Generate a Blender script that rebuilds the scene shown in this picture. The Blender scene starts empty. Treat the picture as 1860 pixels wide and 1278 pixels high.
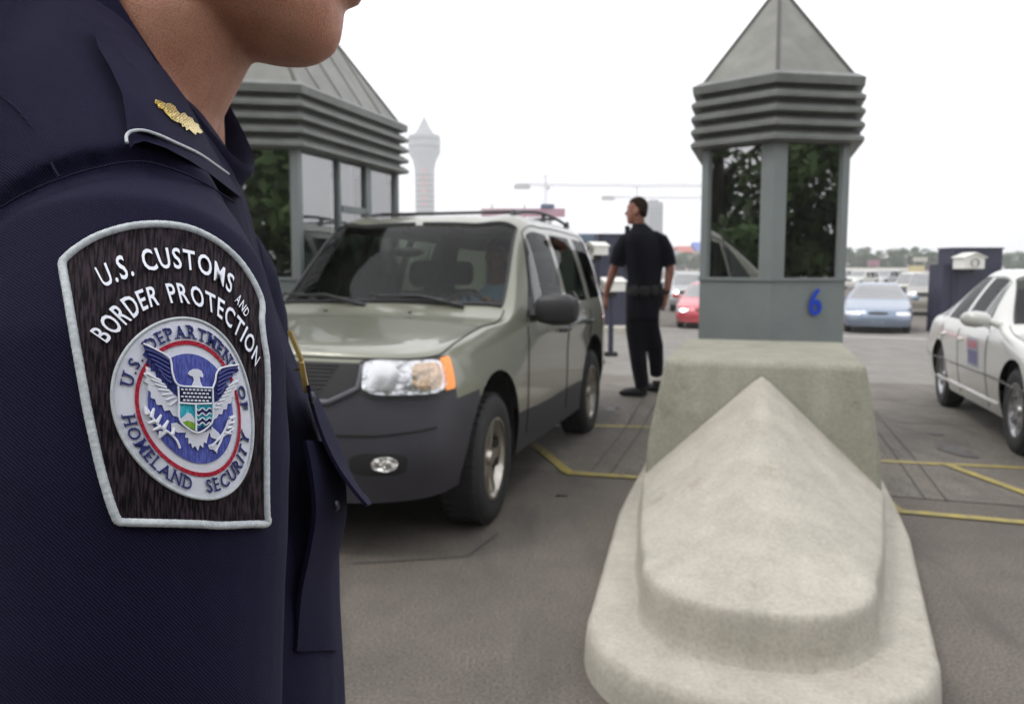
import bpy, bmesh, math, random
import numpy as np
from mathutils import Vector, Matrix
from mathutils.bvhtree import BVHTree
from mathutils.geometry import delaunay_2d_cdt

R = math.radians
scene = bpy.context.scene
COL = scene.collection

# ------------------------------------------------------------------ camera
FPX, CX, CY, HZ = 1500.0, 930.0, 639.0, 485.0
PITCH = math.atan((CY - HZ) / FPX)
CAM = Vector((0, 0, 1.42))
cd = bpy.data.cameras.new("camera")
cam = bpy.data.objects.new("camera", cd); COL.objects.link(cam)
cam.location = CAM; cam.rotation_euler = (math.pi / 2 - PITCH, 0, 0)
cd.sensor_width = 36; cd.lens = 36 * FPX / 1860
cd.clip_start = 0.02; cd.clip_end = 6000
cd.dof.use_dof = True; cd.dof.focus_distance = 0.385; cd.dof.aperture_fstop = 17.5
scene.camera = cam

# ------------------------------------------------------------------ world, sun, exposure
SUN_EL, SUN_AZ = R(58), R(-115)      # light from the left, slightly behind the camera
w = bpy.data.worlds.new("World"); scene.world = w; w.use_nodes = True
nt = w.node_tree; nt.nodes.clear()
out = nt.nodes.new("ShaderNodeOutputWorld"); bg = nt.nodes.new("ShaderNodeBackground")
sky = nt.nodes.new("ShaderNodeTexSky"); sky.sky_type = 'NISHITA'; sky.sun_disc = False
sky.sun_elevation = SUN_EL; sky.sun_rotation = SUN_AZ; sky.dust_density = 4.0; sky.air_density = 1.0
mixw = nt.nodes.new("ShaderNodeMix"); mixw.data_type = 'RGBA'; mixw.inputs[0].default_value = 0.93
tcw = nt.nodes.new("ShaderNodeTexCoord"); nzw = nt.nodes.new("ShaderNodeTexNoise")
nzw.inputs['Scale'].default_value = 2.2; nzw.inputs['Detail'].default_value = 5
crw = nt.nodes.new("ShaderNodeValToRGB")
crw.color_ramp.elements[0].position = 0.3; crw.color_ramp.elements[0].color = (10.2, 10.35, 10.8, 1)
crw.color_ramp.elements[1].position = 0.72; crw.color_ramp.elements[1].color = (11.8, 11.8, 12.0, 1)
nt.links.new(tcw.outputs['Generated'], nzw.inputs['Vector'])
nt.links.new(nzw.outputs[0], crw.inputs[0])
nt.links.new(sky.outputs[0], mixw.inputs[6]); nt.links.new(crw.outputs[0], mixw.inputs[7])
nt.links.new(mixw.outputs[2], bg.inputs[0]); bg.inputs[1].default_value = 0.135
nt.links.new(bg.outputs[0], out.inputs[0])
sl = bpy.data.lights.new("sun", 'SUN'); sl.energy = 1.1; sl.angle = R(14); sl.color = (1, .97, .92)
sun = bpy.data.objects.new("sun", sl); COL.objects.link(sun)
_d = Vector((math.cos(SUN_EL) * math.sin(SUN_AZ), math.cos(SUN_EL) * math.cos(SUN_AZ), math.sin(SUN_EL)))
sun.rotation_euler = _d.to_track_quat('Z', 'Y').to_euler()
vs = scene.view_settings
vs.view_transform = 'Standard'; vs.look = 'None'; vs.gamma = 1; vs.exposure = 0.122; vs.use_curve_mapping = False
scene.cycles.max_bounces = 8; scene.cycles.transparent_max_bounces = 12
scene.cycles.volume_bounces = 2; scene.cycles.volume_step_rate = 1.0

# ------------------------------------------------------------------ helpers
cp, sp_ = math.cos(PITCH), math.sin(PITCH)
def ray(px, py):
    a, b = (px - CX) / FPX, -(py - CY) / FPX
    return Vector((a, cp + b * sp_, -sp_ + b * cp))
def P(px, py, d):
    r = ray(px, py); return CAM + r * (d / r.y)
def zg(x, y):
    if y < 6.3: b = 0.0
    elif y < 24: b = -0.485 * (y - 6.3) / 17.7
    elif y < 42: b = -0.485 - 0.175 * (y - 24) / 18
    else: b = -0.66
    return b + 0.20 * math.exp(-((x - 1.2) / 1.2) ** 2 - ((y - 8.6) / 1.35) ** 2)
def G(px, py, dz=0.0):
    """point of the ground seen at this pixel"""
    r = ray(px, py); t = 0
    for d in np.arange(2.0, 400, 0.05):
        p = CAM + r * (d / r.y)
        if p.z <= zg(p.x, p.y) + dz: return p
    return p

def tag(o, label=None, cat=None, group=None, kind=None):
    if label: o['label'] = label
    if cat: o['category'] = cat
    if group: o['group'] = group
    if kind: o['kind'] = kind
    return o
def empty(name, loc=(0, 0, 0), rz=0, label=None, cat=None, group=None):
    o = bpy.data.objects.new(name, None); COL.objects.link(o); o.empty_display_size = .1
    o.location = loc; o.rotation_euler = (0, 0, rz)
    return tag(o, label, cat, group)
def link_mesh(name, me, mat, parent=None, smooth=True):
    o = bpy.data.objects.new(name, me); COL.objects.link(o)
    if mat is not None:
        me.materials.clear()
        for m in (mat if isinstance(mat, (list, tuple)) else [mat]): me.materials.append(m)
    if smooth:
        me.polygons.foreach_set('use_smooth', [True] * len(me.polygons))
    if parent: o.parent = parent
    return o
def auto_smooth(me, ang=35):
    """flat/smooth by marking sharp edges"""
    bm = bmesh.new(); bm.from_mesh(me)
    for e in bm.edges:
        if len(e.link_faces) == 2 and e.calc_face_angle(0) > R(ang): e.smooth = False
    for f in bm.faces: f.smooth = True
    bm.to_mesh(me); bm.free()
class MB:
    def __init__(s): s.v = []; s.f = []; s.mi = []
    def add(s, verts, faces, mi=0):
        b = len(s.v); s.v += [tuple(v) for v in verts]; s.f += [tuple(i + b for i in f) for f in faces]; s.mi += [mi] * len(faces)
    def box(s, c, size, rz=0, mi=0, M=None):
        hx, hy, hz = size[0] / 2, size[1] / 2, size[2] / 2
        vs_ = [(x, y, z) for x in (-hx, hx) for y in (-hy, hy) for z in (-hz, hz)]
        fs = [(0, 1, 3, 2), (4, 6, 7, 5), (0, 4, 5, 1), (2, 3, 7, 6), (0, 2, 6, 4), (1, 5, 7, 3)]
        T = Matrix.Translation(c) @ (M if M else Matrix.Rotation(rz, 4, 'Z'))
        s.add([T @ Vector(v) for v in vs_], fs, mi)
    def tube(s, pts, r, n=8, mi=0, cap=True, flat=1.0, up=None):
        pts = [Vector(p) for p in pts]; rr = r if isinstance(r, (list, tuple)) else [r] * len(pts)
        rings = []; prev = Vector(up) if up else None
        for i, p in enumerate(pts):
            t = (pts[min(i + 1, len(pts) - 1)] - pts[max(i - 1, 0)])
            if t.length < 1e-9: t = Vector((0, 0, 1))
            t.normalize()
            if prev is None: prev = Vector((0, 0, 1)) if abs(t.z) < .9 else Vector((1, 0, 0))
            a = prev - t * prev.dot(t)
            if a.length < 1e-6: a = t.orthogonal()
            a.normalize(); b = t.cross(a); prev = a
            rings.append([p + (a * math.cos(k * 2 * math.pi / n) * flat + b * math.sin(k * 2 * math.pi / n)) * rr[i] for k in range(n)])
        vs_ = [v for rg in rings for v in rg]; fs = []
        for i in range(len(pts) - 1):
            for k in range(n):
                fs.append((i * n + k, i * n + (k + 1) % n, (i + 1) * n + (k + 1) % n, (i + 1) * n + k))
        if cap: fs += [tuple(reversed(range(n))), tuple(range((len(pts) - 1) * n, len(pts) * n))]
        s.add(vs_, fs, mi)
    def rings(s, rings, closed=True, cap=True, mi=0):
        n = len(rings[0]); vs_ = [v for r in rings for v in r]; fs = []
        for i in range(len(rings) - 1):
            for k in range(n if closed else n - 1):
                fs.append((i * n + k, i * n + (k + 1) % n, (i + 1) * n + (k + 1) % n, (i + 1) * n + k))
        if cap: fs += [tuple(reversed(range(n))), tuple(range((len(rings) - 1) * n, len(rings) * n))]
        s.add(vs_, fs, mi)
    def lathe(s, prof, n=24, axis='z', c=(0, 0, 0), mi=0, cap=False):
        rg = []
        for r, h in prof:
            ring = []
            for k in range(n):
                a = 2 * math.pi * k / n; x, y = r * math.cos(a), r * math.sin(a)
                q = (x, y, h) if axis == 'z' else (x, h, y)
                ring.append(Vector(q) + Vector(c))
            rg.append(ring)
        s.rings(rg, True, cap, mi)
    def ball(s, c, r, n=12, m=8, M=None, mi=0):
        c = Vector(c); rx, ry, rz = r if isinstance(r, (tuple, list)) else (r, r, r)
        rg = []
        for i in range(1, m):
            th = math.pi * i / m
            ring = [Vector((rx * math.sin(th) * math.cos(2 * math.pi * k / n), ry * math.sin(th) * math.sin(2 * math.pi * k / n), -rz * math.cos(th))) for k in range(n)]
            if M: ring = [M @ q for q in ring]
            rg.append([c + q for q in ring])
        s.rings(rg, True, True, mi)
    def mesh(s, name):
        me = bpy.data.meshes.new(name); me.from_pydata(s.v, [], s.f); me.update()
        return me
    def build(s, name, mat, parent=None, smooth=True, ang=35):
        me = s.mesh(name)
        bm = bmesh.new(); bm.from_mesh(me); bmesh.ops.recalc_face_normals(bm, faces=bm.faces); bm.to_mesh(me); bm.free()
        if smooth: auto_smooth(me, ang)
        o = link_mesh(name, me, mat, parent, smooth)
        if isinstance(mat, (list, tuple)): me.polygons.foreach_set('material_index', s.mi)
        return o
def evaluated(o):
    dg = bpy.context.evaluated_depsgraph_get()
    return bpy.data.meshes.new_from_object(o.evaluated_get(dg))
def blob(name, mb, voxel, smooth_it, mat, parent=None, post=None):
    """join overlapping closed shapes into one continuous skin"""
    me = mb.mesh(name)
    bm = bmesh.new(); bm.from_mesh(me); bmesh.ops.recalc_face_normals(bm, faces=bm.faces); bm.to_mesh(me); bm.free()
    t = bpy.data.objects.new(name, me); COL.objects.link(t)
    m = t.modifiers.new('r', 'REMESH'); m.mode = 'VOXEL'; m.voxel_size = voxel
    s = t.modifiers.new('s', 'SMOOTH'); s.factor = 0.6; s.iterations = smooth_it
    me2 = evaluated(t); bpy.data.objects.remove(t)
    me2.name = name
    return link_mesh(name, me2, mat, parent)
def copy_tree(o, parent=None):
    c = o.copy(); COL.objects.link(c)
    if parent is not None: c.parent = parent
    for ch in [x for x in bpy.data.objects if x.parent == o]: copy_tree(ch, c)
    return c

# ------------------------------------------------------------------ materials
def nodes(m): return m.node_tree.nodes, m.node_tree.links
def mat(name, col, rough=.6, metal=0, var=0.0, vscale=8, bump=0.0, bscale=60, spec=None, coat=0, emit=None, detail=6, stretch=None, col2=None, uv=False, bdist=.002):
    m = bpy.data.materials.new(name); m.use_nodes = True; N, L = nodes(m)
    b = N['Principled BSDF']; b.inputs['Base Color'].default_value = (*col, 1); b.inputs['Roughness'].default_value = rough
    b.inputs['Metallic'].default_value = metal
    if spec is not None: b.inputs['Specular IOR Level'].default_value = spec
    if coat: b.inputs['Coat Weight'].default_value = coat; b.inputs['Coat Roughness'].default_value = .04
    if emit: b.inputs['Emission Color'].default_value = (*emit[0], 1); b.inputs['Emission Strength'].default_value = emit[1]
    if var or bump or col2:
        tc = N.new('ShaderNodeTexCoord'); src = tc.outputs['UV' if uv else 'Object']
        if stretch:
            mp = N.new('ShaderNodeMapping'); mp.inputs['Scale'].default_value = stretch; L.new(src, mp.inputs[0]); src = mp.outputs[0]
        if var or col2:
            nz = N.new('ShaderNodeTexNoise'); nz.inputs['Scale'].default_value = vscale; nz.inputs['Detail'].default_value = detail; nz.inputs['Roughness'].default_value = .65
            L.new(src, nz.inputs['Vector'])
            cr = N.new('ShaderNodeValToRGB'); cr.color_ramp.elements[0].position = .3; cr.color_ramp.elements[1].position = .7
            c2 = col2 if col2 else tuple(min(1, c * (1 + var)) for c in col)
            c1 = tuple(c * (1 - var) for c in col) if not col2 else col
            cr.color_ramp.elements[0].color = (*c1, 1); cr.color_ramp.elements[1].color = (*c2, 1)
            L.new(nz.outputs[0], cr.inputs[0]); L.new(cr.outputs[0], b.inputs['Base Color'])
        if bump:
            nb = N.new('ShaderNodeTexNoise'); nb.inputs['Scale'].default_value = bscale; nb.inputs['Detail'].default_value = 4
            L.new(src, nb.inputs['Vector'])
            bp = N.new('ShaderNodeBump'); bp.inputs['Strength'].default_value = bump; bp.inputs['Distance'].default_value = bdist
            L.new(nb.outputs[0], bp.inputs['Height']); L.new(bp.outputs[0], b.inputs['Normal'])
    return m
def glass(name, tint=(.55, .62, .58), ior=1.5, refl_boost=1.0, gl=(1, 1, 1)):
    m = bpy.data.materials.new(name); m.use_nodes = True; N, L = nodes(m); N.remove(N['Principled BSDF'])
    t = N.new('ShaderNodeBsdfTransparent'); t.inputs[0].default_value = (*tint, 1)
    g = N.new('ShaderNodeBsdfGlossy'); g.inputs['Roughness'].default_value = .015; g.inputs[0].default_value = (*gl, 1)
    fr = N.new('ShaderNodeFresnel'); fr.inputs[0].default_value = ior
    mu = N.new('ShaderNodeMath'); mu.operation = 'MULTIPLY'; mu.inputs[1].default_value = refl_boost; mu.use_clamp = True
    mx = N.new('ShaderNodeMixShader'); L.new(fr.outputs[0], mu.inputs[0]); L.new(mu.outputs[0], mx.inputs[0])
    L.new(t.outputs[0], mx.inputs[1]); L.new(g.outputs[0], mx.inputs[2]); L.new(mx.outputs[0], N['Material Output'].inputs[0])
    return m
M = {}
M['rubber'] = mat('rubber', (.02, .02, .021), .75, var=.25, bump=.3, bscale=80)
M['dark'] = mat('dark', (.012, .012, .013), .8)
M['chrome'] = mat('chrome', (.75, .75, .76), .18, 1)
M['rim'] = mat('rim', (.50, .47, .42), .3, .9, var=.2, vscale=20)
M['black_plastic'] = mat('black_plastic', (.02, .02, .022), .45, bump=.1, bscale=300)
M['lamp_glass'] = glass('lamp_glass', (.97, .97, .97), 1.5)
M['lamp_bowl'] = mat('lamp_bowl', (.80, .80, .83), .12, .85, bump=.6, bscale=16, bdist=.03)
M['amber'] = mat('amber', (.95, .30, .02), .2, coat=1, emit=((1, .25, .0), .25))
M['amber_clear'] = mat('amber_clear', (.80, .58, .40), .15, .8, coat=1, bump=.7, bscale=24, bdist=.02)
M['interior'] = mat('interior', (.12, .115, .088), .85, var=.15)
M['seat'] = mat('seat', (.11, .105, .085), .85, var=.2)
M['plate'] = mat('plate', (.55, .56, .52), .5)
# ================================================================== GROUND
def grid_sheet(name, xs, ys, eps, mt):
    vs_ = [(x, y, zg(x, y) + eps) for y in ys for x in xs]; nx = len(xs)
    fs = [(j * nx + i, j * nx + i + 1, (j + 1) * nx + i + 1, (j + 1) * nx + i) for j in range(len(ys) - 1) for i in range(nx - 1)]
    me = bpy.data.meshes.new(name); me.from_pydata(vs_, [], fs); me.update()
    return link_mesh(name, me, mt)
def asphalt(name, c1, c2, stain, sc=1.0):
    m = bpy.data.materials.new(name); m.use_nodes = True; N, L = nodes(m); b = N['Principled BSDF']
    tc = N.new('ShaderNodeTexCoord')
    n1 = N.new('ShaderNodeTexNoise'); n1.inputs['Scale'].default_value = .8 * sc; n1.inputs['Detail'].default_value = 8; n1.inputs['Roughness'].default_value = .7
    n2 = N.new('ShaderNodeTexNoise'); n2.inputs['Scale'].default_value = 90; n2.inputs['Detail'].default_value = 3
    n3 = N.new('ShaderNodeTexVoronoi'); n3.inputs['Scale'].default_value = 130
    n4 = N.new('ShaderNodeTexNoise'); n4.inputs['Scale'].default_value = 2.3 * sc; n4.inputs['Detail'].default_value = 6; n4.inputs['Distortion'].default_value = .6
    mp = N.new('ShaderNodeMapping'); mp.inputs['Rotation'].default_value = (0, 0, R(17)); mp.inputs['Scale'].default_value = (1, .3, 1)
    L.new(tc.outputs['Object'], mp.inputs[0]); L.new(mp.outputs[0], n4.inputs[0])
    for n in (n1, n2, n3): L.new(tc.outputs['Object'], n.inputs['Vector'])
    cr = N.new('ShaderNodeValToRGB'); cr.color_ramp.elements[0].position = .32; cr.color_ramp.elements[1].position = .7
    cr.color_ramp.elements[0].color = (*c1, 1); cr.color_ramp.elements[1].color = (*c2, 1); L.new(n1.outputs[0], cr.inputs[0])
    sp = N.new('ShaderNodeValToRGB'); sp.color_ramp.elements[0].position = .35; sp.color_ramp.elements[1].position = .72
    sp.color_ramp.elements[0].color = (.55, .55, .55, 1); sp.color_ramp.elements[1].color = (1.35, 1.33, 1.28, 1); L.new(n2.outputs[0], sp.inputs[0])
    mx = N.new('ShaderNodeMix'); mx.data_type = 'RGBA'; mx.blend_type = 'MULTIPLY'; mx.inputs[0].default_value = 1
    L.new(cr.outputs[0], mx.inputs[6]); L.new(sp.outputs[0], mx.inputs[7])
    sr = N.new('ShaderNodeValToRGB'); sr.color_ramp.elements[0].position = .52; sr.color_ramp.elements[1].position = .68
    sr.color_ramp.elements[0].color = (0, 0, 0, 1); sr.color_ramp.elements[1].color = (.75, .75, .75, 1); L.new(n4.outputs[0], sr.inputs[0])
    m2 = N.new('ShaderNodeMix'); m2.data_type = 'RGBA'; L.new(sr.outputs[0], m2.inputs[0]); L.new(mx.outputs[2], m2.inputs[6]); m2.inputs[7].default_value = (*stain, 1)
    L.new(m2.outputs[2], b.inputs['Base Color'])
    b.inputs['Roughness'].default_value = .78; b.inputs['Specular IOR Level'].default_value = .35
    bp = N.new('ShaderNodeBump'); bp.inputs['Strength'].default_value = .6; bp.inputs['Distance'].default_value = .02
    L.new(n2.outputs[0], bp.inputs['Height']); L.new(bp.outputs[0], b.inputs['Normal'])
    return m
M['asphalt'] = asphalt('asphalt', (.120, .106, .093), (.195, .172, .150), (.080, .071, .063))
M['slab'] = asphalt('slab', (.145, .130, .112), (.235, .214, .188), (.10, .09, .08), 1.5)
M['apron'] = asphalt('apron', (.22, .21, .195), (.30, .285, .265), (.17, .16, .15), 1.3)
M['yellow'] = mat('yellow_paint', (.46, .36, .05), .65, vscale=14, col2=(.20, .17, .10), bump=.3, bscale=90, detail=9)
M['white_paint'] = mat('white_paint', (.6, .59, .55), .6, vscale=7, col2=(.33, .31, .29))
M['joint'] = mat('joint', (.06, .056, .052), .8)
M['joint_light'] = mat('joint_light', (.26, .25, .235), .8, var=.2)
near = list(np.arange(-8, 14.01, .25))
xs = [-1200, -300, -80, -30, -14] + near + [18, 24, 34, 80, 300, 1300]
ys = [-75, -30, -8] + list(np.arange(-2, 14, .25)) + list(np.arange(14, 45, 1.0)) + [60, 100, 200, 400, 800, 1500]
tag(grid_sheet('ground', xs, ys, 0, M['asphalt']), kind='structure')
TH = R(17.0)
AX = Vector((math.sin(TH), math.cos(TH), 0)); LX = Vector((math.cos(TH), -math.sin(TH), 0))
def quadstrip(name, pts, wd, eps, mt, kind='structure', seg=.3):
    """flat ribbon of width wd following the ground through the given xy points"""
    q = []
    for a, b in zip(pts[:-1], pts[1:]):
        a, b = Vector((a[0], a[1])), Vector((b[0], b[1])); n = max(1, int((b - a).length / seg))
        for i in range(n): q.append(a + (b - a) * i / n)
    q.append(Vector((pts[-1][0], pts[-1][1])))
    vs_ = []; rnd = random.Random(len(q))
    for i, p in enumerate(q):
        t = (q[min(i + 1, len(q) - 1)] - q[max(i - 1, 0)]).normalized(); n = Vector((-t.y, t.x))
        for s in (-1, 1):
            w_ = wd / 2 * (1 + rnd.uniform(-.12, .12)); v = p + n * s * w_
            vs_.append((v.x, v.y, zg(v.x, v.y) + eps))
    fs = [(2 * i, 2 * i + 1, 2 * i + 3, 2 * i + 2) for i in range(len(q) - 1)]
    me = bpy.data.meshes.new(name); me.from_pydata(vs_, [], fs); me.update()
    bm = bmesh.new(); bm.from_mesh(me)
    for f in bm.faces:
        f.normal_update()
        if f.normal.z < 0: f.normal_flip()
    bm.to_mesh(me); bm.free()
    o = link_mesh(name, me, mt); tag(o, kind=kind); return o
def para(name, s0, s1, t0, t1, eps, mt, n=24):
    """sheet in lane coordinates: s along the lanes, t across, from origin (0.86,2.82)"""
    O = Vector((.86, 2.82, 0)); vs_ = []; ns, ntt = n, n
    for i in range(ns + 1):
        for j in range(ntt + 1):
            p = O + AX * (s0 + (s1 - s0) * i / ns) + LX * (t0 + (t1 - t0) * j / ntt); vs_.append((p.x, p.y, zg(p.x, p.y) + eps))
    fs = [(i * (ntt + 1) + j, i * (ntt + 1) + j + 1, (i + 1) * (ntt + 1) + j + 1, (i + 1) * (ntt + 1) + j) for i in range(ns) for j in range(ntt)]
    me = bpy.data.meshes.new(name); me.from_pydata(vs_, [], fs); me.update()
    return link_mesh(name, me, mt)
def st(p):
    d = Vector((p[0], p[1], 0)) - Vector((.86, 2.82, 0)); return d.dot(AX), d.dot(LX)
def SP(s, t, z=0): return Vector((.86, 2.82, z)) + AX * s + LX * t
s_y = st(G(1100, 866))[0]
tag(para('road_slab', s_y, 9.0, -9.0, 12.0, .004, M['slab'], 60), kind='structure')
tag(para('road_apron', 9.0, 24.0, -14, 22, .004, M['apron'], 60), kind='structure')
def line_px(name, pl, wd, mt, eps=.009):
    return quadstrip(name, [tuple(G(*p)[:2]) for p in pl], wd, eps, mt)
line_px('lane_marking', [(1028, 860), (1175, 871)], .085, M['yellow'])
line_px('lane_marking', [(943, 790), (1032, 860)], .075, M['yellow'], .0125)
line_px('lane_marking', [(955, 775), (1070, 775)], .06, M['white_paint'])
line_px('lane_marking', [(1075, 775), (1200, 778)], .07, M['yellow'])
line_px('lane_marking', [(1590, 838), (1900, 856)], .07, M['yellow'])
line_px('lane_marking', [(1715, 846), (1900, 912)], .07, M['yellow'], .0125)
line_px('lane_marking', [(1625, 930), (1900, 954)], .075, M['yellow'])
line_px('lane_marking', [(1600, 905), (1632, 931)], .06, M['yellow'], .0125)
line_px('stop_line', [(1190, 596), (1700, 617)], .35, M['white_paint'])
# expansion joints of the slab along the island and across the lanes
for t0, wd in ((-.98, .009), (-1.12, .009), (.98, .009), (1.1, .009), (-2.6, .012)):
    a, b = SP(s_y - .02, t0), SP(9, t0); quadstrip('road_joint', [a[:2], b[:2]], wd, .0085 if abs(t0) < 1.15 else .0065, M['joint'])
for s0 in (s_y + 2.9, s_y + 4.6): quadstrip('road_joint', [SP(s0, -8)[:2], SP(s0, 11)[:2]], .02, .0072, M['joint'])
quadstrip('road_crack', [G(640, 1028)[:2], G(760, 1022)[:2], G(850, 1012)[:2], G(905, 970)[:2]], .012, .006, M['joint'])

M['stain'] = mat('oil_stain', (.055, .050, .046), .6, vscale=12, col2=(.11, .10, .09), detail=9)
def stain(px, py, r, seed):
    c = G(px, py); rn = random.Random(seed); n = 40; ph = [rn.uniform(0, 6.28) for _ in range(6)]
    vs_ = [(c.x, c.y, zg(c.x, c.y) + .0105)]
    for k in range(n):
        a = 2 * math.pi * k / n; rr = r * (1 + sum(math.sin((j + 2) * a + ph[j]) * .42 / (j + 1.5) for j in range(6))); x, y = c.x + rr * math.cos(a), c.y + rr * 1.7 * math.sin(a); vs_.append((x, y, zg(x, y) + .0105))
    me = bpy.data.meshes.new('oil_stain'); me.from_pydata(vs_, [], [(0, k + 1, (k + 1) % n + 1) for k in range(n)]); me.update(); tag(link_mesh('oil_stain', me, M['stain']), kind='structure')
for i_, (a_, b_, r_0) in enumerate(((1735, 820, .12), (1700, 790, .05), (1110, 745, .06), (1020, 900, .025))): stain(a_, b_, r_0, i_)

# ================================================================== CONCRETE ISLAND
def concrete(name, c1, c2):
    m = bpy.data.materials.new(name); m.use_nodes = True; N, L = nodes(m); b = N['Principled BSDF']
    tc = N.new('ShaderNodeTexCoord')
    n1 = N.new('ShaderNodeTexNoise'); n1.inputs['Scale'].default_value = 3; n1.inputs['Detail'].default_value = 9; n1.inputs['Roughness'].default_value = .68
    n2 = N.new('ShaderNodeTexNoise'); n2.inputs['Scale'].default_value = 70; n2.inputs['Detail'].default_value = 4
    n3 = N.new('ShaderNodeTexNoise'); n3.inputs['Scale'].default_value = 9; n3.inputs['Detail'].default_value = 3
    mp = N.new('ShaderNodeMapping'); mp.inputs['Scale'].default_value = (1, 1, .12)
    L.new(tc.outputs['Object'], mp.inputs[0]); L.new(mp.outputs[0], n3.inputs[0])
    L.new(tc.outputs['Object'], n1.inputs[0]); L.new(tc.outputs['Object'], n2.inputs[0])
    ad = N.new('ShaderNodeMath'); ad.operation = 'ADD'; L.new(n1.outputs[0], ad.inputs[0]); L.new(n3.outputs[0], ad.inputs[1])
    ml = N.new('ShaderNodeMath'); ml.operation = 'MULTIPLY'; ml.inputs[1].default_value = .5; L.new(ad.outputs[0], ml.inputs[0])
    cr = N.new('ShaderNodeValToRGB'); cr.color_ramp.elements[0].position = .36; cr.color_ramp.elements[1].position = .62
    cr.color_ramp.elements[0].color = (*c1, 1); cr.color_ramp.elements[1].color = (*c2, 1)
    e = cr.color_ramp.elements.new(.5); e.color = (*[(a + b_) / 2 * 1.0 for a, b_ in zip(c1, c2)], 1)
    L.new(ml.outputs[0], cr.inputs[0]); L.new(cr.outputs[0], b.inputs['Base Color'])
    # pores, speckle and grime near the foot
    vr = N.new('ShaderNodeTexVoronoi'); vr.inputs['Scale'].default_value = 38; L.new(tc.outputs['Object'], vr.inputs['Vector'])
    pr = N.new('ShaderNodeValToRGB'); pr.color_ramp.elements[0].position = .04; pr.color_ramp.elements[1].position = .10; pr.color_ramp.elements[0].color = (.45, .45, .45, 1); pr.color_ramp.elements[1].color = (1, 1, 1, 1); L.new(vr.outputs['Distance'], pr.inputs[0])
    nn = N.new('ShaderNodeTexNoise'); nn.inputs['Scale'].default_value = 2.1; nn.inputs['Detail'].default_value = 10; nn.inputs['Roughness'].default_value = .8; L.new(tc.outputs['Object'], nn.inputs[0])
    gr = N.new('ShaderNodeValToRGB'); gr.color_ramp.elements[0].position = .56; gr.color_ramp.elements[1].position = .66; gr.color_ramp.elements[0].color = (1, 1, 1, 1); gr.color_ramp.elements[1].color = (.80, .78, .74, 1); L.new(nn.outputs[0], gr.inputs[0])
    s2 = N.new('ShaderNodeValToRGB'); s2.color_ramp.elements[0].position = .35; s2.color_ramp.elements[1].position = .7; s2.color_ramp.elements[0].color = (.86, .86, .86, 1); s2.color_ramp.elements[1].color = (1.08, 1.07, 1.05, 1); L.new(n2.outputs[0], s2.inputs[0])
    prev = cr.outputs[0]
    for q_ in (pr, gr, s2):
        mm_ = N.new('ShaderNodeMix'); mm_.data_type = 'RGBA'; mm_.blend_type = 'MULTIPLY'; mm_.inputs[0].default_value = 1; L.new(prev, mm_.inputs[6]); L.new(q_.outputs[0], mm_.inputs[7]); prev = mm_.outputs[2]
    L.new(prev, b.inputs['Base Color'])
    b.inputs['Roughness'].default_value = .9; b.inputs['Specular IOR Level'].default_value = .25
    bp = N.new('ShaderNodeBump'); bp.inputs['Strength'].default_value = .35; bp.inputs['Distance'].default_value = .004
    L.new(n2.outputs[0], bp.inputs['Height']); L.new(bp.outputs[0], b.inputs['Normal'])
    return m
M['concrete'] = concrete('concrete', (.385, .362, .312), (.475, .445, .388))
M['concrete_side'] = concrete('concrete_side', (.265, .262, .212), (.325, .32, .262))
def plan_outline(hw, s_front, s_back, nround=28, roundlen=.75):
    """half outline list of (s,t) from the back right round the nose to the back left"""
    pts = []
    pts.append((s_back, hw(s_back)))
    for k in range(12): 
        s = s_back + (s_front + roundlen - s_back) * (k + 1) / 12; pts.append((s, hw(s)))
    w0 = hw(s_front + roundlen)
    for k in range(1, nround):
        a = math.pi / 2 * k / nround
        pts.append((s_front + roundlen - roundlen * math.sin(a), w0 * math.cos(a) ** .8))
    right = pts; left = [(s, -t) for s, t in reversed(pts)]
    return right + [(s_front, 0)] + left
def lerp_fn(tab):
    def f(x):
        return float(np.interp(x, [a for a, b in tab], [b for a, b in tab]))
    return f
S_PED = 1.42          # front plane of the pedestal
root = empty('crash_barrier', SP(0, 0, 0), 0, 'pale concrete crash barrier with pointed nose in front of the booth marked 6', 'crash barrier', 'crash barriers before the booths')
def L2(p): return p - SP(0, 0, 0)
SF_O, SF_I = -.52, -.30
# kerb
hwo = lerp_fn([(-.6, .58), (0, .58), (1.4, .70), (3, .72), (8, .72)])
mb = MB(); ol = plan_outline(hwo, SF_O, 5.2, roundlen=.55)
rg = []
for z, sc_ in ((0, 1.035), (.06, 1.03), (.115, 1.02), (.135, 1.0), (.145, .975)):
    rg.append([L2(SP(s if s > .3 else .3 + (s - .3) * (1 + (sc_ - 1) * 1.0), t * sc_, z)) for s, t in ol])
mb.rings(rg, True, True); mb.build('kerb', M['concrete'], root, ang=50)
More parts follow.
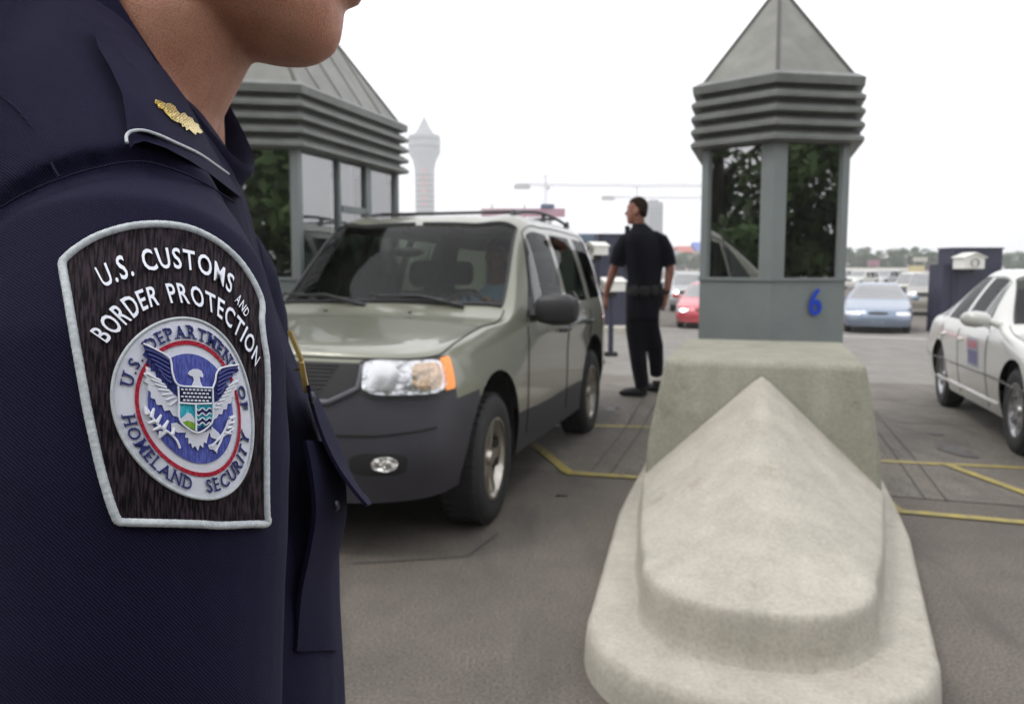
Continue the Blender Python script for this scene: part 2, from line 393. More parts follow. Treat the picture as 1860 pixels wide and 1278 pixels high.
# prow nose
hwi = lerp_fn([(-.3, .385), (.1, .41), (.4, .47), (S_PED, .60), (S_PED + .1, .60)])
ZR, ZA, ZB = .325, .865, .14
def nose():
    mb = MB(); ol = plan_outline(hwi, SF_I, S_PED, roundlen=.42, nround=20)
    rnd = random.Random(4)
    wob = [(rnd.uniform(-1, 1) * .0012) for _ in ol]
    rings_ = []
    for z, sc_ in ((ZB, 1.045), (.155, 1.02), (.2, 1.01), (ZR - .045, 1.0), (ZR - .022, .992), (ZR - .008, .98), (ZR, .96)):
        rings_.append([L2(SP(s if s > .2 else .2 + (s - .2) * sc_, (t + w_) * sc_, z)) for (s, t), w_ in zip(ol, wob)])
    # top surface: shrink the outline towards the ridge line
    K = 16
    for k in range(1, K + 1):
        q = k / K; ring = []
        for (s, t), w_ in zip(ol, wob):
            sb = s if s > .2 else .2 + (s - .2) * .965
            f = 1 - q
            s2 = S_PED - (S_PED - sb) * (1 - q * (1 - max(0, min(1, (S_PED - sb) / (S_PED - SF_I))) * 0.0)) if False else sb + (0.12 * q * max(0, (0.2 - sb)) / .5)
            t2 = t * .965 * f
            x = max(0, min(1, (s2 - SF_I) / (S_PED - SF_I)))
            ridge = ZR + .012 + (ZA - ZR) * (x ** 1.35)
            ql = q + .10 * math.sin(math.pi * q) * (1 - x)
            zz = ZR + (ridge - ZR) * min(1, ql) ** (1.0)
            # rounded ridge
            zz -= .012 * max(0, (q - .9) / .1) ** 2
            ring.append(L2(SP(s2, t2, zz)))
        rings_.append(ring)
    mb.rings(rings_, False, False)
    me = mb.mesh('nose')
    bm = bmesh.new(); bm.from_mesh(me); bmesh.ops.remove_doubles(bm, verts=bm.verts, dist=.002); bmesh.ops.recalc_face_normals(bm, faces=bm.faces); bm.to_mesh(me); bm.free()
    auto_smooth(me, 50)
    return link_mesh('nose', me, M['concrete'], root)
nose()
# pedestal (battered block)
mb = MB(); rg = []
for z, hw_, sf in ((.13, .598, S_PED - .03), (.5, .575, S_PED + .0), (.90, .50, S_PED + .03), (.925, .495, S_PED + .045), (.94, .478, S_PED + .07)):
    sb = 2.72
    c = [(sf, -hw_), (sf, hw_), (sb, hw_), (sb, -hw_)]
    # bevelled corners
    pts = []
    for i, (s, t) in enumerate(c):
        ds = .02 * (1 if s == sf else -1); dt = .02 * (-1 if t > 0 else 1)
        a, b_ = (s + ds, t), (s, t + dt)
        pts += [a, b_] if i in (0, 2) else [b_, a]
    rg.append([L2(SP(s, t, z)) for s, t in pts])
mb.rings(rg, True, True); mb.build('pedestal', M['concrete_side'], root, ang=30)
# a second barrier stands before the booth on the far left
b2 = copy_tree(root); b2.location = SP(0, 0) + Vector((-3.86, .35, 0))
b2['label'] = 'pale concrete crash barrier hidden behind the officer, before the left booth'

# ================================================================== BOOTHS
M['booth'] = mat('booth_metal', (.215, .240, .238), .5, .15, var=.09, vscale=3, bump=.06, bscale=30, detail=9)
M['louvre'] = mat('louvre_metal', (.185, .192, .182), .45, .2, var=.2, vscale=6, detail=9)
M['roof'] = mat('roof_metal', (.20, .20, .18), .5, .25, var=.22, vscale=4, detail=10)
M['seam'] = mat('roof_seam', (.08, .075, .065), .5, .2)
M['booth_glass'] = glass('booth_glass', (.16, .17, .15), 2.9, 1.5)
M['booth_glass_clear'] = glass('booth_glass_clear', (.88, .9, .89), 2.4, 1.5); M['reflection_board'] = mat('reflection_board', (.74, .78, .79), .8)  # second material: pale tone of added boards, imitates sky mirrored in the side panes
M['booth_inside'] = mat('booth_inside', (.05, .055, .055), .8)
M['panel_white'] = mat('panel_white', (.55, .58, .6), .5)
M['blue_num'] = mat('blue_number', (.005, .05, .50), .45)
HWB, TIP, LEN = .50, .26, 1.72
def booth(loc, label, number=None):
    """local frame: +x across the lane, +y away along the lane; wedge tip at y=-TIP"""
    r_ = empty('inspection_booth', loc, -TH, label, 'booth', 'inspection booths')
    plan = [(-HWB, 0), (0, -TIP), (HWB, 0), (HWB, LEN), (0, LEN + TIP), (-HWB, LEN)]
    def off(plan, d):
        n = len(plan); res = []
        for i in range(n):
            a, b_, c = Vector(plan[i - 1]), Vector(plan[i]), Vector(plan[(i + 1) % n])
            e1, e2 = (b_ - a).normalized(), (c - b_).normalized()
            n1, n2 = Vector((e1.y, -e1.x)), Vector((e2.y, -e2.x)); m_ = (n1 + n2).normalized()
            res.append(b_ + m_ * (d / max(.3, m_.dot(n1))))
        return res
    ring = lambda d, z: [Vector((p.x, p.y, z)) for p in off(plan, d)]
    ZS, ZW, ZT = 1.335, 2.285, 2.68
    # lower wall, sill, posts, head
    wm = MB()
    wm.rings([ring(0, .13), ring(0, ZS - .01), ring(0.012, ZS - .01), ring(.012, ZS + .012), ring(-.05, ZS + .012)], True, False)
    wm.rings([ring(-.05, ZW - .02), ring(0, ZW - .02), ring(0, ZT), ring(-.05, ZT)], True, False)
    pl = plan; n = len(pl)
    for i in range(n):      # corner posts
        p = Vector(pl[i]); wd = .155 if i in (1, 4) else .085
        a, c = Vector(pl[i - 1]), Vector(pl[(i + 1) % n])
        u1, u2 = (a - p).normalized(), (c - p).normalized()
        inn = off(plan, -.05)[i]
        q = [p + u1 * wd * .62, p, p + u2 * wd * .62, inn + u2 * wd * .5, inn, inn + u1 * wd * .5]
        wm.rings([[Vector((v.x, v.y, ZS + .013)) for v in q], [Vector((v.x, v.y, ZW - .021)) for v in q]], True, False)
    for sx in (-1, 1):      # mullions of the long sides
        for y in (.62, 1.12):
            wm.box((sx * (HWB - .027), y, (ZS + ZW) / 2), (.05, .09 if y > 1 else .03, ZW - ZS - .04))
        wm.box((sx * (HWB - .022), .87, ZS + .55), (.035, .41, .05))
    wall = wm.build('wall', M['booth'], r_, smooth=False)
    # glass panes
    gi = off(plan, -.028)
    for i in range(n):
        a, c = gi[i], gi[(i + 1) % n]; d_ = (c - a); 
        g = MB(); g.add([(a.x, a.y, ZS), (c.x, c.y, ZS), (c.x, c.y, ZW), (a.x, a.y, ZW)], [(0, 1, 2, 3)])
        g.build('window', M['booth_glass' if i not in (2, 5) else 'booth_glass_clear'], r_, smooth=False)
    for sx in (-1, 1):      # pale boards added behind the side panes to stand in for white sky reflections
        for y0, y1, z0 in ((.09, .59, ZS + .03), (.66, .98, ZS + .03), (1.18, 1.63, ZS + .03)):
            g = MB(); g.box((sx * (HWB - .075), (y0 + y1) / 2, (z0 + ZW - .02) / 2), (.006, y1 - y0, ZW - .02 - z0)); g.build('reflection_board', M['reflection_board'], r_, smooth=False)
    # louvres: four projecting bevelled bands and a cornice
    lv = MB(); prof = [(.0, 2.26)]
    for k in range(4):
        z0 = 2.265 + k * .093
        prof += [(.012, z0), (.070, z0 + .006), (.082, z0 + .012), (.082, z0 + .036), (.040, z0 + .066), (.012, z0 + .068)]
    prof += [(.012, 2.640), (.072, 2.645), (.078, 2.70), (.02, 2.735), (-.06, 2.745)]
    lv.rings([ring(d, z) for d, z in prof], True, False); lv.build('louvre_band', M['louvre'], r_, ang=12)
    # roof: hipped, two apexes joined by a ridge, standing seams
    ZE, ZP = 2.735, 3.47
    e = ring(-.005, ZE); A1, A2 = Vector((0, .36, ZP)), Vector((0, LEN - .36, ZP))
    rm = MB(); vs_ = e + [A1, A2]
    rm.add(vs_, [(0, 1, 6), (1, 2, 6), (2, 3, 7, 6), (3, 4, 7), (4, 5, 7), (5, 0, 6, 7)]); rf = rm.build('roof', M['roof'], r_, smooth=False)
    sm = MB()
    for a, b_ in [(e[1], A1), (e[0], A1), (e[2], A1), (e[3], A2), (e[4], A2), (e[5], A2), (A1, A2)]: sm.tube([a, b_], .014, 6)
    for sx, i0, i1 in ((1, 2, 3), (-1, 0, 5)):
        for k in range(1, 5):
            q = k / 5; lo = e[i0].lerp(e[i1], q); hi = Vector((0, lo.y, ZP)) if .36 < lo.y < LEN - .36 else None
            if hi is None:
                yy = lo.y; AA, ee = (A1, e[i0]) if yy <= .36 else (A2, e[i1]); f = (yy - ee.y) / (AA.y - ee.y); hi = ee.lerp(AA, f)
            sm.tube([lo, hi], .008, 4)
    sm.build('roof_seam', M['seam'], rf)
    fn = MB(); fn.lathe([(.0, ZP + .035), (.02, ZP + .03), (.03, ZP + .005), (.022, ZP - .03), (.03, ZP - .06)], 12, 'z', (0, .36, 0)); fn.build('finial', M['roof'], rf)
    # inside: floor, counter, cabinet, ceiling
    im = MB(); im.box((0, LEN / 2, .16), (.88, LEN, .04)); im.build('floor', M['booth_inside'], r_, smooth=False)
    im = MB(); im.box((0, LEN / 2, 2.3), (.9, LEN + .1, .02)); im.build('ceiling', M['booth_inside'], r_, smooth=False)
    dm = MB(); dm.box((0, .25, 1.0), (.8, .40, .04)); dm.box((-.2, .25, 1.22), (.36, .05, .3)); dm.box((-.2, .25, 1.05), (.1, .1, .06)); dm.build('counter', M['booth_inside'], r_, smooth=False)
    pm = MB(); pm.box((.16, .55, 1.78), (.45, .03, .5)); pm.build('notice_board', M['booth'], r_, smooth=False)
    if number:
        cu = bpy.data.curves.new('n', 'FONT'); cu.body = number; cu.size = .26; cu.extrude = .002; cu.align_x = 'CENTER'
        t = bpy.data.objects.new('n', cu); COL.objects.link(t); me = evaluated(t); bpy.data.objects.remove(t)
        a, c = Vector(plan[1]), Vector(plan[2]); d_ = (c - a).normalized(); ang = math.atan2(d_.y, d_.x)
        pos = a + d_ * .33 - Vector((-d_.y, d_.x)) * .02
        me.transform(Matrix.Translation((pos.x, pos.y, 1.09)) @ Matrix.Rotation(ang, 4, 'Z') @ Matrix.Rotation(R(90), 4, 'X') @ Matrix.Diagonal((.74, 1, 1, 1)))
        nm_ = MB()
        for q_ in (-1, 0, 1):     # three slightly shifted copies give the bold stroke
            nm_.add([v.co + Vector((d_.x * .0065 * q_, d_.y * .0065 * q_, .003 * q_)) + Vector((d_.y, -d_.x, 0)) * (.0006 * q_) for v in me.vertices], [tuple(p.vertices) for p in me.polygons])
        nm_.build('number', M['blue_num'], r_, smooth=False)
    return r_
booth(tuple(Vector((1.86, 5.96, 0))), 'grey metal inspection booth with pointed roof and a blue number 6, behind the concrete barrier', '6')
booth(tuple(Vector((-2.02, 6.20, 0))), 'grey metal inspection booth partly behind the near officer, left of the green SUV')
# ================================================================== VEHICLES
def paint(name, col, rough=.28, metal=.35):
    m = bpy.data.materials.new(name); m.use_nodes = True; N, L = nodes(m); b = N['Principled BSDF']
    b.inputs['Metallic'].default_value = metal; b.inputs['Roughness'].default_value = rough + .1
    b.inputs['Coat Weight'].default_value = .9; b.inputs['Coat Roughness'].default_value = .05
    tc = N.new('ShaderNodeTexCoord'); nz = N.new('ShaderNodeTexNoise'); nz.inputs['Scale'].default_value = 2.5; nz.inputs['Detail'].default_value = 6
    sx = N.new('ShaderNodeSeparateXYZ'); L.new(tc.outputs['Object'], nz.inputs[0]); L.new(tc.outputs['Object'], sx.inputs[0])
    # road dust clinging to the lower body
    mr = N.new('ShaderNodeMapRange'); mr.inputs[1].default_value = .95; mr.inputs[2].default_value = .25; mr.inputs[3].default_value = 0; mr.inputs[4].default_value = .55
    L.new(sx.outputs[2], mr.inputs[0]); ml = N.new('ShaderNodeMath'); ml.operation = 'MULTIPLY'; L.new(mr.outputs[0], ml.inputs[0]); L.new(nz.outputs[0], ml.inputs[1])
    g = N.new('ShaderNodeNewGeometry'); mx = N.new('ShaderNodeMix'); mx.data_type = 'RGBA'
    mx.inputs[6].default_value = (*col, 1); mx.inputs[7].default_value = (.16, .145, .12, 1); L.new(ml.outputs[0], mx.inputs[0])
    m2 = N.new('ShaderNodeMix'); m2.data_type = 'RGBA'; L.new(g.outputs['Backfacing'], m2.inputs[0]); L.new(mx.outputs[2], m2.inputs[6]); m2.inputs[7].default_value = (.10, .095, .075, 1)
    L.new(m2.outputs[2], b.inputs['Base Color'])
    return m
M['suv_paint'] = paint('sage_paint', (.225, .228, .175), .25, .35)
M['white_car'] = paint('white_paint_car', (.62, .62, .58), .25, .05)
M['blue_car'] = paint('blue_paint_car', (.20, .26, .36), .25, .4)
M['red_car'] = paint('red_paint_car', (.55, .02, .05), .25, .1)
M['silver_car'] = paint('silver_paint_car', (.42, .43, .43), .25, .4)
M['beige_car'] = paint('beige_paint_car', (.33, .31, .27), .25, .4)
M['cladding'] = mat('cladding', (.034, .032, .041), .55, var=.12, vscale=4, bump=.1, bscale=200)
M['car_glass'] = glass('car_glass', (.52, .58, .50), 1.45, .55)
M['side_glass'] = glass('side_glass', (.20, .24, .21), 1.4, .4)
M['far_glass'] = glass('far_glass', (.25, .3, .28), 2.6, 1.5)
M['quarter_glass'] = mat('quarter_glass', (.02, .023, .022), .06)
M['mesh_grille'] = mat('grille_mesh', (.02, .02, .02), .6)
M['fog_bowl'] = mat('fog_bowl', (.8, .8, .78), .15, .9, bump=1, bscale=30, bdist=.05)
M['head_on'] = mat('headlight_on', (1, 1, 1), .3, emit=((1, .97, .9), 9))
M['yellow_on'] = mat('indicator_on', (1, .7, .1), .3, emit=((1, .62, .03), 7))

def cr_w(t):
    return np.array([-.5 * t**3 + t**2 - .5 * t, 1.5 * t**3 - 2.5 * t**2 + 1, -1.5 * t**3 + 2 * t**2 + .5 * t, .5 * t**3 - .5 * t**2])
class Surf:
    def __init__(s, cols):
        A = np.array(cols, float)           # [nc][nr][3]
        mir = A.copy(); mir[:, :, 1] *= -1
        nc, nr, _ = A.shape
        E = np.zeros((nc + 2, nr + 2, 3)); E[1:-1, 1:-1] = A
        E[0, 1:-1] = mir[1]; E[-1, 1:-1] = mir[-2]
        E[:, 0] = 2 * E[:, 1] - E[:, 2]
        E[:, -1] = E[:, -3] * np.array([1, -1, 1])
        s.E, s.nc, s.nr = E, nc, nr
    def __call__(s, u, v):
        u = min(max(u, 0), s.nc - 1 - 1e-9); v = min(max(v, 0), s.nr - 1 - 1e-9)
        i, j = int(u), int(v); wu, wv = cr_w(u - i), cr_w(v - j)
        return Vector(np.einsum('a,b,abc->c', wu, wv, s.E[i:i + 4, j:j + 4]))
    def n(s, u, v):
        e = .04; a = s(u + e, v) - s(u - e, v); b = s(u, v + e) - s(u, v - e)
        q = a.cross(b)
        return q.normalized() if q.length > 1e-9 else Vector((0, 0, 1))
def in_poly(p, poly):
    c = False; n = len(poly)
    for i in range(n):
        a, b = poly[i], poly[i - 1]
        if (a[1] > p[1]) != (b[1] > p[1]) and p[0] < (b[0] - a[0]) * (p[1] - a[1]) / (b[1] - a[1]) + a[0]: c = not c
    return c
def cdt_fill(outline, step, holes=()):
    """triangulate polygon with inner grid points"""
    def res(pl):
        o = []
        for i, a in enumerate(pl):
            b = pl[(i + 1) % len(pl)]; d = math.hypot(b[0] - a[0], b[1] - a[1]); n = max(1, int(d / step + .5))
            o += [(a[0] + (b[0] - a[0]) * k / n, a[1] + (b[1] - a[1]) * k / n) for k in range(n)]
        return o
    ol = res(outline); pts = list(ol); edges = [(i, (i + 1) % len(ol)) for i in range(len(ol))]; hl = []
    for h in holes:
        h = res(h); hl.append(h); b = len(pts); pts += h; edges += [(b + i, b + (i + 1) % len(h)) for i in range(len(h))]
    x0, x1 = min(p[0] for p in ol), max(p[0] for p in ol); y0, y1 = min(p[1] for p in ol), max(p[1] for p in ol)
    y = y0 + step * .5; k = 0
    while y < y1:
        x = x0 + step * (.5 + .5 * (k % 2))
        while x < x1:
            if in_poly((x, y), ol) and not any(in_poly((x, y), h) for h in hl): pts.append((x, y))
            x += step
        y += step * .87; k += 1
    r = delaunay_2d_cdt([Vector(p) for p in pts], edges, [], 0, 1e-7)
    V, F = r[0], r[2]; out_ = []
    for f in F:
        c = sum((V[i] for i in f), Vector((0, 0))) / len(f)
        if in_poly(c, ol) and not any(in_poly(c, h) for h in hl): out_.append(tuple(f))
    return [tuple(v) for v in V], out_
def solid_from(pts_top, pts_bot, faces):
    n = len(pts_top); cnt = {}
    for f in faces:
        for a, b in zip(f, f[1:] + f[:1]): cnt[(a, b)] = 1
    side = [(b, a, a + n, b + n) for (a, b) in cnt if (b, a) not in cnt]
    return list(pts_top) + list(pts_bot), list(faces) + [tuple(i + n for i in reversed(f)) for f in faces] + side
def panel(S, name, outline, off, thick, mt, parent, side=1, step=.09, holes=(), ang=40):
    V, F = cdt_fill(outline, step, holes)
    top, bot = [], []
    for u, v in V:
        p, nn = S(u, v), S.n(u, v)
        a, b = p + nn * off, p + nn * (off - thick)
        if side < 0: a.y *= -1; b.y *= -1
        top.append(a); bot.append(b)
    vv, ff = solid_from(top, bot, F)
    m = MB(); m.add(vv, ff); return m.build(name, mt, parent, ang=ang)
def rrect(u0, v0, u1, v1, r=.25, n=5):
    ru, rv = r * (u1 - u0), r * (v1 - v0); o = []
    for cx, cy, a0 in ((u1 - ru, v1 - rv, 0), (u0 + ru, v1 - rv, 90), (u0 + ru, v0 + rv, 180), (u1 - ru, v0 + rv, 270)):
        for k in range(n + 1):
            a = R(a0 + 90 * k / n); o.append((cx + ru * math.cos(a), cy + rv * math.sin(a)))
    return o
def scurve(S, path, off, r, mb, side=1, n=6, step=24):
    pts = []
    for (a, b) in zip(path[:-1], path[1:]):
        for k in range(step):
            q = k / step; u, v = a[0] + (b[0] - a[0]) * q, a[1] + (b[1] - a[1]) * q
            p = S(u, v) + S.n(u, v) * off
            if side < 0: p.y *= -1
            pts.append(p)
    mb.tube(pts, r, n)

def make_wheel(parent, pos, r, wd, side, spokes=5, steer=0, rimr=.62, mtrim='rim', detail=True):
    h = wd / 2; m = MB(); s = side
    prof = [(r * rimr, -h * .9), (r * .78, -h * 1.02), (r * .93, -h * .96), (r * .985, -h * .72), (r, -h * .4), (r, h * .4), (r * .985, h * .72), (r * .93, h * .96), (r * .78, h * 1.02), (r * rimr, h * .9), (r * rimr, -h * .9)]
    m.lathe(prof, 40 if detail else 20, 'y')
    if detail:
        for k in range(40):
            a = 2 * math.pi * k / 40
            for yy in (-.55, 0.0, .55):
                Mx = Matrix.Rotation(-a, 4, 'Y'); c = Mx @ Vector((0, yy * h, r + .001))
                m.box(c, (r * .10, h * .42, .012), M=Mx)
    t = m.build('wheel', M['rubber'], parent, ang=50); t.location = pos; t.rotation_euler = (0, 0, steer)
    m = MB(); R0 = r * rimr
    m.lathe([(R0 * .99, -h * .8), (R0 * .93, -h * .4), (R0 * .90, h * .5 * s), (R0 * 1.0, h * .86 * s), (R0 * 1.03, h * .94 * s), (R0 * .97, h * .95 * s)], 32, 'y')
    y = h * .62 * s
    m.lathe([(0, y + .02 * s), (R0 * .16, y + .02 * s), (R0 * .22, y), (R0 * .24, y - .05 * s)], 20, 'y')
    for k in range(spokes):
        a = 2 * math.pi * k / spokes + .3; Mx = Matrix.Rotation(-a, 4, 'Y')
        q = [(-.16, .18), (.16, .18), (.11, .95), (-.11, .95)]
        if not detail: q = [(-.2, .2), (.2, .2), (.2, .95), (-.2, .95)]
        vv = [Mx @ Vector((px * R0, y + (0.01 if pz > .5 else 0.0) * s, pz * R0)) for px, pz in q] + [Mx @ Vector((px * R0 * 1.1, y - .035 * s, pz * R0)) for px, pz in q]
        m.add(vv, [(0, 1, 2, 3), (7, 6, 5, 4), (0, 4, 5, 1), (1, 5, 6, 2), (2, 6, 7, 3), (3, 7, 4, 0)])
    rm = m.build('rim', M[mtrim], t, ang=30)
    m = MB(); m.lathe([(R0 * .9, -h * .1 * s), (0, -h * .1 * s)], 24, 'y'); m.build('brake_disc', M['dark'], t)
    return t

def car_body(root, S, n, tagger, axles, RW, paint_m, mats, y_arch=.55, vmax_arch=3.0):
    """grid mesh split into named panels; returns dict name->object"""
    nu, nv = (S.nc - 1) * n, (S.nr - 1) * n
    Pg = [[S(i / n, j / n) for j in range(nv + 1)] for i in range(nu + 1)]
    idx = {}; verts = []
    for i in range(nu + 1):
        for j in range(nv + 1):
            idx[i, j] = len(verts); verts.append(Pg[i][j].copy())
    keep = []; inside = set(); used = set()
    for i in range(nu):
        for j in range(nv):
            q = [idx[i, j], idx[i + 1, j], idx[i + 1, j + 1], idx[i, j + 1]]
            c = sum((verts[k] for k in q), Vector()) / 4
            if (j + .5) / n < vmax_arch and c.y > y_arch and any(math.hypot(c.x - ax, c.z - az) < RW for ax, az in axles):
                inside.update(q); continue
            keep.append((i, j, q)); used.update(q)
    bnd = inside & used
    for k in bnd:
        v = verts[k]
        ax, az = min(axles, key=lambda a: math.hypot(v.x - a[0], v.z - a[1])); d = Vector((v.x - ax, v.z - az))
        if d.length > 1e-6:
            d = d.normalized() * RW; v.x, v.z = ax + d.x, az + d.y
    groups = {}
    for i, j, q in keep:
        nm = tagger((i + .5) / n, (j + .5) / n, i % n, j % n, n, sum((verts[k] for k in q), Vector()) / 4)
        if nm: groups.setdefault(nm, []).append(q)
    objs = {}
    for nm, fs in groups.items():
        split = nm.startswith('side_window')
        for side in ((1, -1) if split else (0,)):
            m = MB(); 
            def put(sg):
                mp = {}; vv = []; ff = []
                for q in fs:
                    g = []
                    for k in q:
                        if k not in mp: mp[k] = len(vv); p = verts[k]; vv.append((p.x, p.y * sg, p.z))
                        g.append(mp[k])
                    ff.append(tuple(g if sg < 0 else reversed(g)) if False else tuple(g) if sg > 0 else tuple(reversed(g)))
                m.add(vv, ff)
            if side >= 0: put(1)
            if side <= 0: put(-1)
            base = nm.split('#')[0]; me = m.mesh(base)
            bm = bmesh.new(); bm.from_mesh(me); bmesh.ops.remove_doubles(bm, verts=bm.verts, dist=.0004); bmesh.ops.recalc_face_normals(bm, faces=bm.faces)
            # make sure normals face outward
            cc = sum((f.normal.dot(f.calc_center_median() - Vector((f.calc_center_median().x * .6, 0, .7))) * f.calc_area() for f in bm.faces))
            if cc < 0: bmesh.ops.reverse_faces(bm, faces=bm.faces)
            bm.to_mesh(me); bm.free(); auto_smooth(me, 42)
            objs.setdefault(base, []).append(link_mesh(base, me, mats.get(base, paint_m), root))
    # wheel wells
    for ax, az in axles:
        for sg in (1, -1):
            m = MB()
            arc = [a * math.pi / 20 for a in range(-2, 23)]
            yo = S(*uv_at(S, ax, az + RW))[1] if False else mats['_well_y']
            rg = [[Vector((ax + (RW + .004) * math.cos(a), y * sg, az + (RW + .004) * math.sin(a))) for a in arc] for y in (yo - .012, .42)]
            m.rings(rg, False, False)
            m.add([rg[1][k] for k in range(len(arc))] + [Vector((ax, .42 * sg, az - .1))], [(k, k + 1, len(arc)) for k in range(len(arc) - 1)])
            m.build('wheel_well', M['dark'], root)
    return objs

SUV_COLS = [
 [(2.17,0,.27),(2.20,0,.50),(2.17,0,.74),(2.10,0,.955),(2.075,0,.975),(2.055,0,.985),(2.04,0,.992)],
 [(2.13,.45,.27),(2.165,.47,.50),(2.13,.47,.74),(2.065,.45,.95),(2.045,.34,.975),(2.035,.17,.988),(2.03,0,.995)],
 [(1.97,.74,.28),(2.01,.80,.50),(1.97,.79,.74),(1.93,.74,.945),(1.93,.62,.985),(1.935,.33,1.01),(1.94,0,1.02)],
 [(1.68,.84,.30),(1.68,.885,.52),(1.68,.88,.76),(1.66,.815,.98),(1.66,.69,1.02),(1.66,.36,1.045),(1.66,0,1.055)],
 [(1.31,.86,.30),(1.31,.90,.52),(1.31,.895,.78),(1.31,.83,1.02),(1.31,.72,1.06),(1.31,.38,1.09),(1.31,0,1.10)],
 [(.90,.86,.27),(.90,.885,.52),(.90,.89,.78),(.90,.86,1.04),(.86,.77,1.13),(.95,.40,1.15),(.98,0,1.155)],
 [(.35,.86,.26),(.35,.88,.50),(.35,.885,.78),(.30,.875,1.075),(.22,.61,1.61),(.27,.33,1.655),(.29,0,1.665)],
 [(-.36,.86,.26),(-.36,.88,.50),(-.36,.885,.78),(-.36,.88,1.085),(-.38,.605,1.655),(-.38,.34,1.71),(-.38,0,1.72)],
 [(-1.10,.86,.27),(-1.12,.885,.50),(-1.14,.89,.78),(-1.12,.88,1.095),(-1.10,.60,1.65),(-1.10,.34,1.71),(-1.10,0,1.72)],
 [(-1.76,.85,.33),(-1.76,.88,.52),(-1.76,.885,.78),(-1.76,.86,1.10),(-1.74,.595,1.63),(-1.72,.34,1.69),(-1.72,0,1.70)],
 [(-2.05,.74,.33),(-2.08,.77,.52),(-2.08,.78,.78),(-2.04,.76,1.09),(-1.90,.54,1.58),(-1.88,.32,1.64),(-1.87,0,1.65)],
 [(-2.15,.42,.33),(-2.20,.43,.52),(-2.17,.44,.78),(-2.13,.43,1.08),(-1.98,.34,1.54),(-1.95,.22,1.60),(-1.94,0,1.62)],
 [(-2.17,0,.33),(-2.22,0,.52),(-2.19,0,.78),(-2.15,0,1.08),(-2.0,0,1.53),(-1.97,0,1.59),(-1.96,0,1.615)]]
def _lift(p):
    x, y, z = p
    if z > 1.25: return (x, y * 1.12, z * 1.02 + .032)
    return (x, y, z * 1.012 + .02)
SUV_COLS = [[_lift(p) for p in c] for c in SUV_COLS]
def suv_tag(u, v, fi, fj, n, c):
    e = 1 / n
    def win(u0, u1, v0=3.0, v1=4.0, mu=.09, mv0=.06, mv1=.13):
        if not (u0 + mu < u < u1 - mu and v0 + mv0 < v < v1 - mv1): return False
        return True
    if win(6, 7, mu=.085): return 'side_window#a'
    if win(7, 8, mu=.075): return 'side_window#b'
    if win(8, 9, mu=.12): return 'side_window#c'
    if 4.07 < v and 5.07 < u < 5.93: return 'windshield'
    if 3.1 < v < 3.9 and u > 10.25: return 'rear_window'
    if u < 3.25 and v < 2.0 + (.30 if u < 2.5 else 0): return 'bumper'
    if v < 1.0 and u > 3.0: return 'side_cladding'
    if u > 9.8 and v < 1.8: return 'rear_bumper'
    return 'body'
